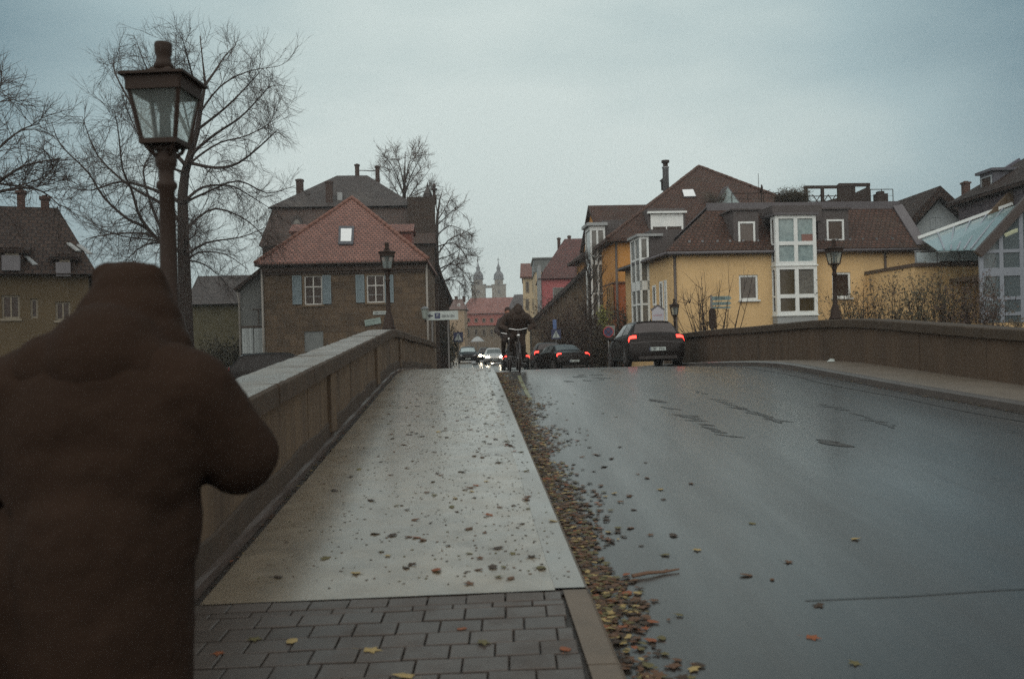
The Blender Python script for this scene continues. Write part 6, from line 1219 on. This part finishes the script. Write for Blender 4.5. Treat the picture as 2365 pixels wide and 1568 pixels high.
def rider(label, loc, rz, coat, lean, hood, scarf=None, wide=1.0, headoff=(0, 0)):
    o = thing('person', label, 'person', loc, rz, 'cyclists on the bridge'); o.scale = (.95,)*3; hip = Vector((0, -.25, 1.02)); sh = Vector((0, -.25+.62*math.sin(lean), 1.0+.50*math.cos(lean))); hc = sh+Vector((headoff[0], .13*math.sin(lean)+.05, .20+headoff[1]))
    feet = {-1: Vector((-.15, -.02, .27)), 1: Vector((.15, -.14, .45))}; knee = {-1: Vector((-.13, .12, .66)), 1: Vector((.14, .10, .86))}; wr_ = {s: Vector((s*.28, .22, 1.10)) for s in (-1, 1)}; elb = {s: Vector((s*.34*wide, .02, 1.14)) for s in (-1, 1)}
    k = MB(); face(k, hc); k.cap(sh+Vector((0, 0, -.02)), hc+Vector((0, -.02, -.06)), .06, .055); k.cap(hip, sh, .13, .14)
    for s in (-1, 1):
        k.cap(hip+Vector((s*.09, .0, -.03)), knee[s], .085, .055); k.cap(knee[s], feet[s]+Vector((0, -.03, .08)), .055, .038); k.sphere(feet[s]+Vector((0, .06, .0)), (.04, .11, .04), 8); k.cap(sh+Vector((s*.17, 0, -.03)), elb[s], .05, .04); k.cap(elb[s], wr_[s], .04, .028); hand(k, wr_[s], (0, .9, -.25), s, 1.0, .8)
    blob('body', k, SKIN, o, .012, 3)
    k = MB(); k.cap(hip+Vector((0, .02, 0)), hip.lerp(sh, .5)+Vector((0, .0, 0)), .21*wide, .225*wide, 12); k.cap(hip.lerp(sh, .5), sh+Vector((0, -.01, -.05)), .225*wide, .2*wide, 12); k.cap(sh+Vector((-.17*wide, 0, -.04)), sh+Vector((.17*wide, 0, -.04)), .105, .105)
    for s in (-1, 1): k.cap(sh+Vector((s*.2*wide, 0, -.05)), elb[s], .095, .08); k.cap(elb[s], wr_[s]+Vector((0, -.01, 0)), .08, .05); k.cap(hip+Vector((s*.09, .02, -.02)), hip.lerp(knee[s], .55), .14, .13)
    blob('coat', k, coat, o, .016, 5, .04)
    k = MB()
    for s in (-1, 1): k.cap(hip+Vector((s*.09, 0, -.04)), knee[s], .10, .075); k.cap(knee[s], feet[s]+Vector((0, -.03, .07)), .075, .06)
    blob('trousers', k, TROU, o, .014, 3)
    for s in (-1, 1): k = MB(); k.sphere(feet[s]+Vector((0, .05, -.005)), (.052, .14, .05), 10); k.build('shoe', SHOE, o, True)
    for s in (-1, 1): k = MB(); hand(k, wr_[s], (0, .9, -.25), s, 1.13, .8); k.cap(wr_[s]-Vector((0, .03, -.01)), wr_[s]+Vector((0, .03, -.01)), .04, .038); blob('glove', k, TROU, o, .009, 2)
    k = MB()
    if hood: k.sphere(hc+Vector((0, -.025, .02)), (.115, .115, .145), 14); k.cap(hc+Vector((0, -.06, -.08)), sh+Vector((0, -.02, .04)), .11, .13); k.sphere(hc+Vector((0, .06, -.04)), (.09, .07, .11), 12)
    else: k.sphere(hc+Vector((0, -.012, .045)), (.092, .112, .095), 14)
    blob('hood' if hood else 'cap', k, coat if hood else HAIRM, o, .011, 3)
    if scarf: k = MB(); k.lathe([(.075, -.05), (.10, -.02), (.095, .04), (.07, .06)], sh+Vector((headoff[0]*.6, .02, .07)), 12); k.build('scarf', scarf, o, True)
    return o
def onroad(px, Y): x = un(px, 850)[0]*Y; return (x, Y, zr(Y, x))
rzc = math.pi + hd
la = onroad(1197, 21.9); lb = onroad(1176, 24.6)
bicycle('dark city bicycle with shining handlebar, the front one of the two on the crest', la, rzc); bicycle('bicycle half hidden behind the front bicycle, its wheel nearer the leaf-filled kerb', lb, rzc)
rider('cyclist in a broad dark hooded coat leaning over a shining handlebar', la, rzc, COAT, R(30), True, wide=1.25, headoff=(-.02, -.08))
rider('cyclist with dark cap and yellow-green scarf behind the hooded cyclist', lb, rzc, COAT2, R(14), False, mat('yellow-green scarf', (150, 156, 96), (130, 138, 84), 8, rough=.8), headoff=(.0, .0))

# ------------------------------------------------------------ the person walking ahead, seen from behind
Yp_ = 2.65; X0 = P(235, 800, Yp_).x; zg = zs(Yp_); PC = mat('dark brown parka cloth', (43, 32, 25), (37, 28, 22), 2.5, rough=.95, spec=.1, bump=.3, bsc=16, c3=(40, 31, 25))
o = thing('person', 'person in a bulky dark hooded coat seen from behind, beside the left parapet', 'person', (X0, Yp_, zg)); T = lambda px, py, dy=0: P(px, py, Yp_+dy)-Vector((X0, Yp_, zg))
hx = T(312, 700, .2).x; zh = T(312, 604, .2).z; zsh = T(250, 787).z; hc = Vector((hx, .22, zh-.175))
k = MB(); face(k, hc, 1.02); k.cap((hx*.5, .10, zsh-.06), hc+Vector((0, -.03, -.08)), .062, .058); k.sphere((0, .02, 1.2), (.17, .11, .2), 14); k.sphere((0, .0, .92), (.16, .12, .16), 14); k.cap((0, 0, .95), (0, .03, 1.25), .13, .14); k.cap((-.17, .05, zsh-.12), (.17, .05, zsh-.12), .06, .06)
eR, eL = Vector((T(628, 1050).x-.125, .10, T(600, 1060).z)), Vector((-.50, .08, 1.06)); wR, wL = Vector((.12, .34, 1.15)), Vector((-.12, .34, 1.14))
for s, e, q in ((1, eR, wR), (-1, eL, wL)): k.cap((s*.2, .04, zsh-.14), e, .05, .042); k.cap(e, q, .04, .028); hand(k, q, (-s*.75, .35, .45), s, 1.0, .55)
for s in (-1, 1): k.cap((s*.09, 0, .9), (s*.10, .01, .5), .085, .058); k.cap((s*.10, .01, .5), (s*.10, -.03, .09), .056, .04); k.sphere((s*.10, .05, .04), (.045, .12, .04), 10)
blob('body', k, SKIN, o, .010, 3)
k = MB(); k.sphere((0, .0, zsh-.27), (.335, .20, .275), 18); k.sphere((0, .01, .98), (.275, .19, .36), 18); k.cap((-.02, 0, .45), (0, 0, .95), .25, .25, 18); k.sphere((-.16, 0, .72), (.30, .17, .34), 16); k.cap((-.20, .0, zsh-.115), (.20, .0, zsh-.115), .11, .11, 12); k.sphere((0, -.02, 1.12), (.285, .19, .28), 16)
for s, e, q in ((1, eR, wR), (-1, eL, wL)): k.cap((s*.24, .01, zsh-.17), e, .145, .118, 14); k.cap(e, q, .118, .075, 14)
for t in (zsh-.36, zsh-.50, zsh-.64): k.lathe([(.2, t-.04), (.21, t), (.2, t+.04)], (0, 0, 0), 20)
k.cap((hx*.6, .06, zsh-.06), (.24, .0, zsh-.15), .14, .11, 12); k.cap((hx*.6, .06, zsh-.06), (-.26, .0, zsh-.15), .14, .11, 12)
blob('coat', k, PC, o, .013, 6, .022)
k = MB(); k.sphere((hx-.005, .19, zh-.15), (.125, .15, .155), 18); k.sphere((hx+.01, .13, zh-.27), (.158, .155, .17), 18); k.cap((hx*.95, .08, zh-.34), (hx*.55, .02, zsh-.08), .16, .19, 16); k.sphere((hx+.05, .17, zh-.31), (.13, .12, .12), 16); k.cap((hx-.07, .17, zh-.05), (hx+.055, .17, zh-.058), .05, .05, 12)
k.cap((hx*.9, .08, zh-.33), (hx*.4+.10, .0, zsh-.10), .15, .13, 12); k.cap((hx*.9, .08, zh-.33), (hx*.4-.14, .0, zsh-.10), .15, .13, 12)
k.sphere((hx+.005, .12, zh-.29), (.20, .17, .15), 18); k.sphere((hx, .15, zh-.2), (.16, .15, .14), 18)
blob('hood', k, PC, o, .011, 10, .012)
k = MB()
for s in (-1, 1): k.cap((s*.095, 0, .8), (s*.10, .01, .48), .12, .09); k.cap((s*.10, .01, .48), (s*.10, -.02, .1), .09, .075)
blob('trousers', k, TROU, o, .014, 3)
for s in (-1, 1): k = MB(); k.sphere((s*.10, .05, .05), (.055, .15, .05), 12); k.build('shoe', SHOE, o, True)

# ------------------------------------------------------------ fallen leaves
LEAFC = [mat('wet brown leaf', (92, 68, 48), (74, 54, 40), 20, rough=.6, spec=.25), mat('dark leaf', (60, 46, 34), (48, 38, 28), 20, rough=.55, spec=.25), mat('olive leaf', (92, 86, 54), (76, 72, 46), 20, rough=.6, spec=.25), mat('rust leaf', (124, 74, 44), (102, 60, 38), 20, rough=.6, spec=.25), mat('pale leaf', (150, 132, 88), (126, 112, 74), 20, rough=.6, spec=.25)]
def leafshape(g, s):
    n = 11; v = [(0, 0, .006)]
    lob = g.choice(([1, .55, .9, .5, .75, .45], [1, .8, .7, .62, .5, .4], [.9, .45, 1, .5, .8, .35]))
    for i in range(n):
        t = 2*math.pi*i/n; q = lob[min(i, n-i) % 6]*s*g.uniform(.8, 1.15); v.append((q*math.cos(t), q*g.uniform(.55, .85)*math.sin(t), .003+.22*s*max(0, g.gauss(.02, .12))))
    v += [(-.55*s, 0, .004), (-1.3*s, .12*s, .003), (-1.28*s, .16*s, .003)]
    return v, [(0, 1+i, 1+(i+1) % n) for i in range(n)] + [(n+1, n+2, n+3)]
gl = random.Random(77); LM = []
for i in range(10):
    k = MB(); k.add(*leafshape(gl, gl.uniform(.038, .055))); LM.append([])
    for m_ in LEAFC:
        t_ = k.build('fallen_leaf', m_); LM[-1].append(t_.data); bpy.data.objects.remove(t_)
def leafobj(x, y, z, label, group, mi, sc_=1.0):
    o = bpy.data.objects.new('fallen_leaf', LM[gl.randrange(10)][mi]); COL.objects.link(o); o.location = (x, y, z+.002); o.rotation_euler = (gl.gauss(0, .08), gl.gauss(0, .08)+.03, gl.uniform(0, 6.28)); o.scale = (sc_,)*3; tag(o, label, 'leaf', group)
def pick(): return gl.choices(range(5), (36, 32, 20, 4, 8))[0]
n = 0
while n < 228:                                       # footway slabs, thicker towards the kerb and the crest
    Y = YJ+.1 + 15*gl.random()**1.15; t = gl.random()**.62; x = xl(Y)+.12 + (xk(Y)-xl(Y)-.18)*t; n += 1
    leafobj(x, Y, zs(Y), 'small wet leaf among those scattered over the pale footway slabs', 'leaves on the footway', pick(), gl.uniform(.7, 1.25))
for px, py, mi, lab in ((855, 1503, 4, 'beige leaf on the grey pavers near the front'), (1305, 1502, 3, 'rust-brown leaf on the pavers beside the granite kerb'), (680, 1480, 4, 'yellowish crumpled leaf on the left part of the pavers'), (590, 1478, 2, 'olive leaf farthest left on the pavers'), (1115, 1484, 2, 'olive leaf in the middle of the pavers'), (938, 1563, 4, 'pale leaf at the bottom edge of the pavers'), (505, 1510, 3, 'dull brown leaf beside the dark coat on the pavers'), (1062, 1454, 3, 'small reddish leaf on the joint of the pavers'), (1008, 1318, 3, 'bright rust leaf standing out on the pale slabs'), (1130, 1190, 3, 'reddish leaf towards the kerb side of the slabs'), (1975, 1245, 4, 'single yellowish leaf alone on the open asphalt')):
    u, v_ = un(px, py); Y = 5
    for _ in range(30): Y = (EYE - (zs(Y) if px < 1500 else zr(Y, u*Y)))/(-v_)
    leafobj(u*Y, Y, zs(Y) if px < 1500 else zr(Y, u*Y), lab, None, mi, 1.25 if px != 1062 else .8)
for i in range(46):
    Y = 3.6+gl.random()**1.3*12; x = xk(Y)+.45+abs(gl.gauss(0, .45)); leafobj(x, Y, zr(Y, x), 'stray leaf on the asphalt beyond the gutter leaf drift', 'stray leaves on the asphalt', pick(), gl.uniform(.8, 1.3))
LIT = MB()
for i in range(6500):                                # the drift of leaves along the kerb
    Y = 2.4+19*gl.random(); wd = (.13+.02*sm(Y, 2.5, 6)+.05*sm(Y, 8, 13)-.10*sm(Y, 15, 20))*(1+.3*math.sin(Y*1.9)+.2*math.sin(Y*5.1)); d = abs(gl.gauss(0, wd)); x = xk(Y)+.015+d
    if Y < 4.6 and gl.random() < .6: continue
    z = zr(Y, x)+.004+.016*max(0, 1-d/.22)*gl.random(); v, f = leafshape(gl, gl.uniform(.022, .056)); a = gl.uniform(0, 6.28); ca, sa = math.cos(a), math.sin(a); tx, ty = gl.gauss(0, .07), gl.gauss(0, .07); LIT.cur = pick()
    LIT.add([(x+p[0]*ca-p[1]*sa, Y+p[0]*sa+p[1]*ca, z+max(0, p[2]+p[0]*tx+p[1]*ty)) for p in v], f)
for i in range(500):                                 # thin scatter along the far kerb and the wall foot
    if i < 260: Y = 6+17*gl.random(); x = xr(Y)-.02-abs(gl.gauss(0, .10)); z = zr(Y, x)+.006
    else: Y = 5+16*gl.random(); x = xl(Y)-.05+gl.gauss(0, .03); z = zs(Y)-.03
    v, f = leafshape(gl, gl.uniform(.022, .04)); a = gl.uniform(0, 6.28); ca, sa = math.cos(a), math.sin(a); LIT.cur = pick(); LIT.add([(x+p[0]*ca-p[1]*sa, Y+p[0]*sa+p[1]*ca, z+p[2]) for p in v], f)
for i in range(2600):                                # crumbs of leaf trodden over the slabs
    Y = YJ+.1+15.5*gl.random(); t = gl.random()**.7; x = xl(Y)+.03+(xk(Y)-xl(Y)-.1)*t; v, f = leafshape(gl, gl.uniform(.006, .02)*(1+.5*sm(Y, 8, 16))); a = gl.uniform(0, 6.28); ca, sa = math.cos(a), math.sin(a); LIT.cur = gl.choice((0, 1, 1, 2)); LIT.add([(x+p[0]*ca-p[1]*sa, Y+p[0]*sa+p[1]*ca, zs(Y)+.001+p[2]*.4) for p in v], f)
tag(LIT.build('leaf_litter', LEAFC), kind='stuff')
u, v_ = un(1515, 1320); Y = 5.2
for _ in range(30): Y = (EYE-zr(Y, u*Y)-.02)/(-v_)
o = thing('twig', 'brown fallen twig lying on the asphalt at the edge of the leaf drift', 'twig', (u*Y, Y, zr(Y, u*Y))); k = MB(); k.tube([(-.15, -.05, .012), (-.05, -.015, .02), (.05, .02, .014), (.15, .055, .02)], [.012, .011, .009, .005], 6); k.tube([(.04, .015, .016), (.08, .06, .02)], [.006, .003], 5); k.build('stick', mat('wet twig', (86, 62, 44), rough=.5), o)
u, v_ = un(1895, 833); o = thing('litter', 'small white scrap lying on the far footway against the parapet', 'litter', (xw(19.5)-.35, 19.5, zs(19.5))); k = MB(); k.add([(-.09, -.05, .005), (.08, -.04, .01), (.1, .06, .06), (-.05, .05, .02), (0, 0, .07)], [(0, 1, 4), (1, 2, 4), (2, 3, 4), (3, 0, 4)]); k.build('scrap', SIGNWHITE, o)

# ------------------------------------------------------------ damp evening air: one even, thin volume round the scene
hz = MB(); hz.box(-450, 450, -60, 640, -6.5, 62)
hm = bpy.data.materials.new('haze'); hm.use_nodes = True; hn = hm.node_tree.nodes; hl = hm.node_tree.links
for n_ in list(hn):
    if n_.type != 'OUTPUT_MATERIAL': hn.remove(n_)
pv = hn.new('ShaderNodeVolumePrincipled'); pv.inputs['Color'].default_value = (.82, .88, .90, 1); pv.inputs['Density'].default_value = .0009; pv.inputs['Anisotropy'].default_value = .2
hl.new(pv.outputs[0], [n_ for n_ in hn if n_.type == 'OUTPUT_MATERIAL'][0].inputs['Volume'])
tag(hz.build('haze', hm), kind='stuff')
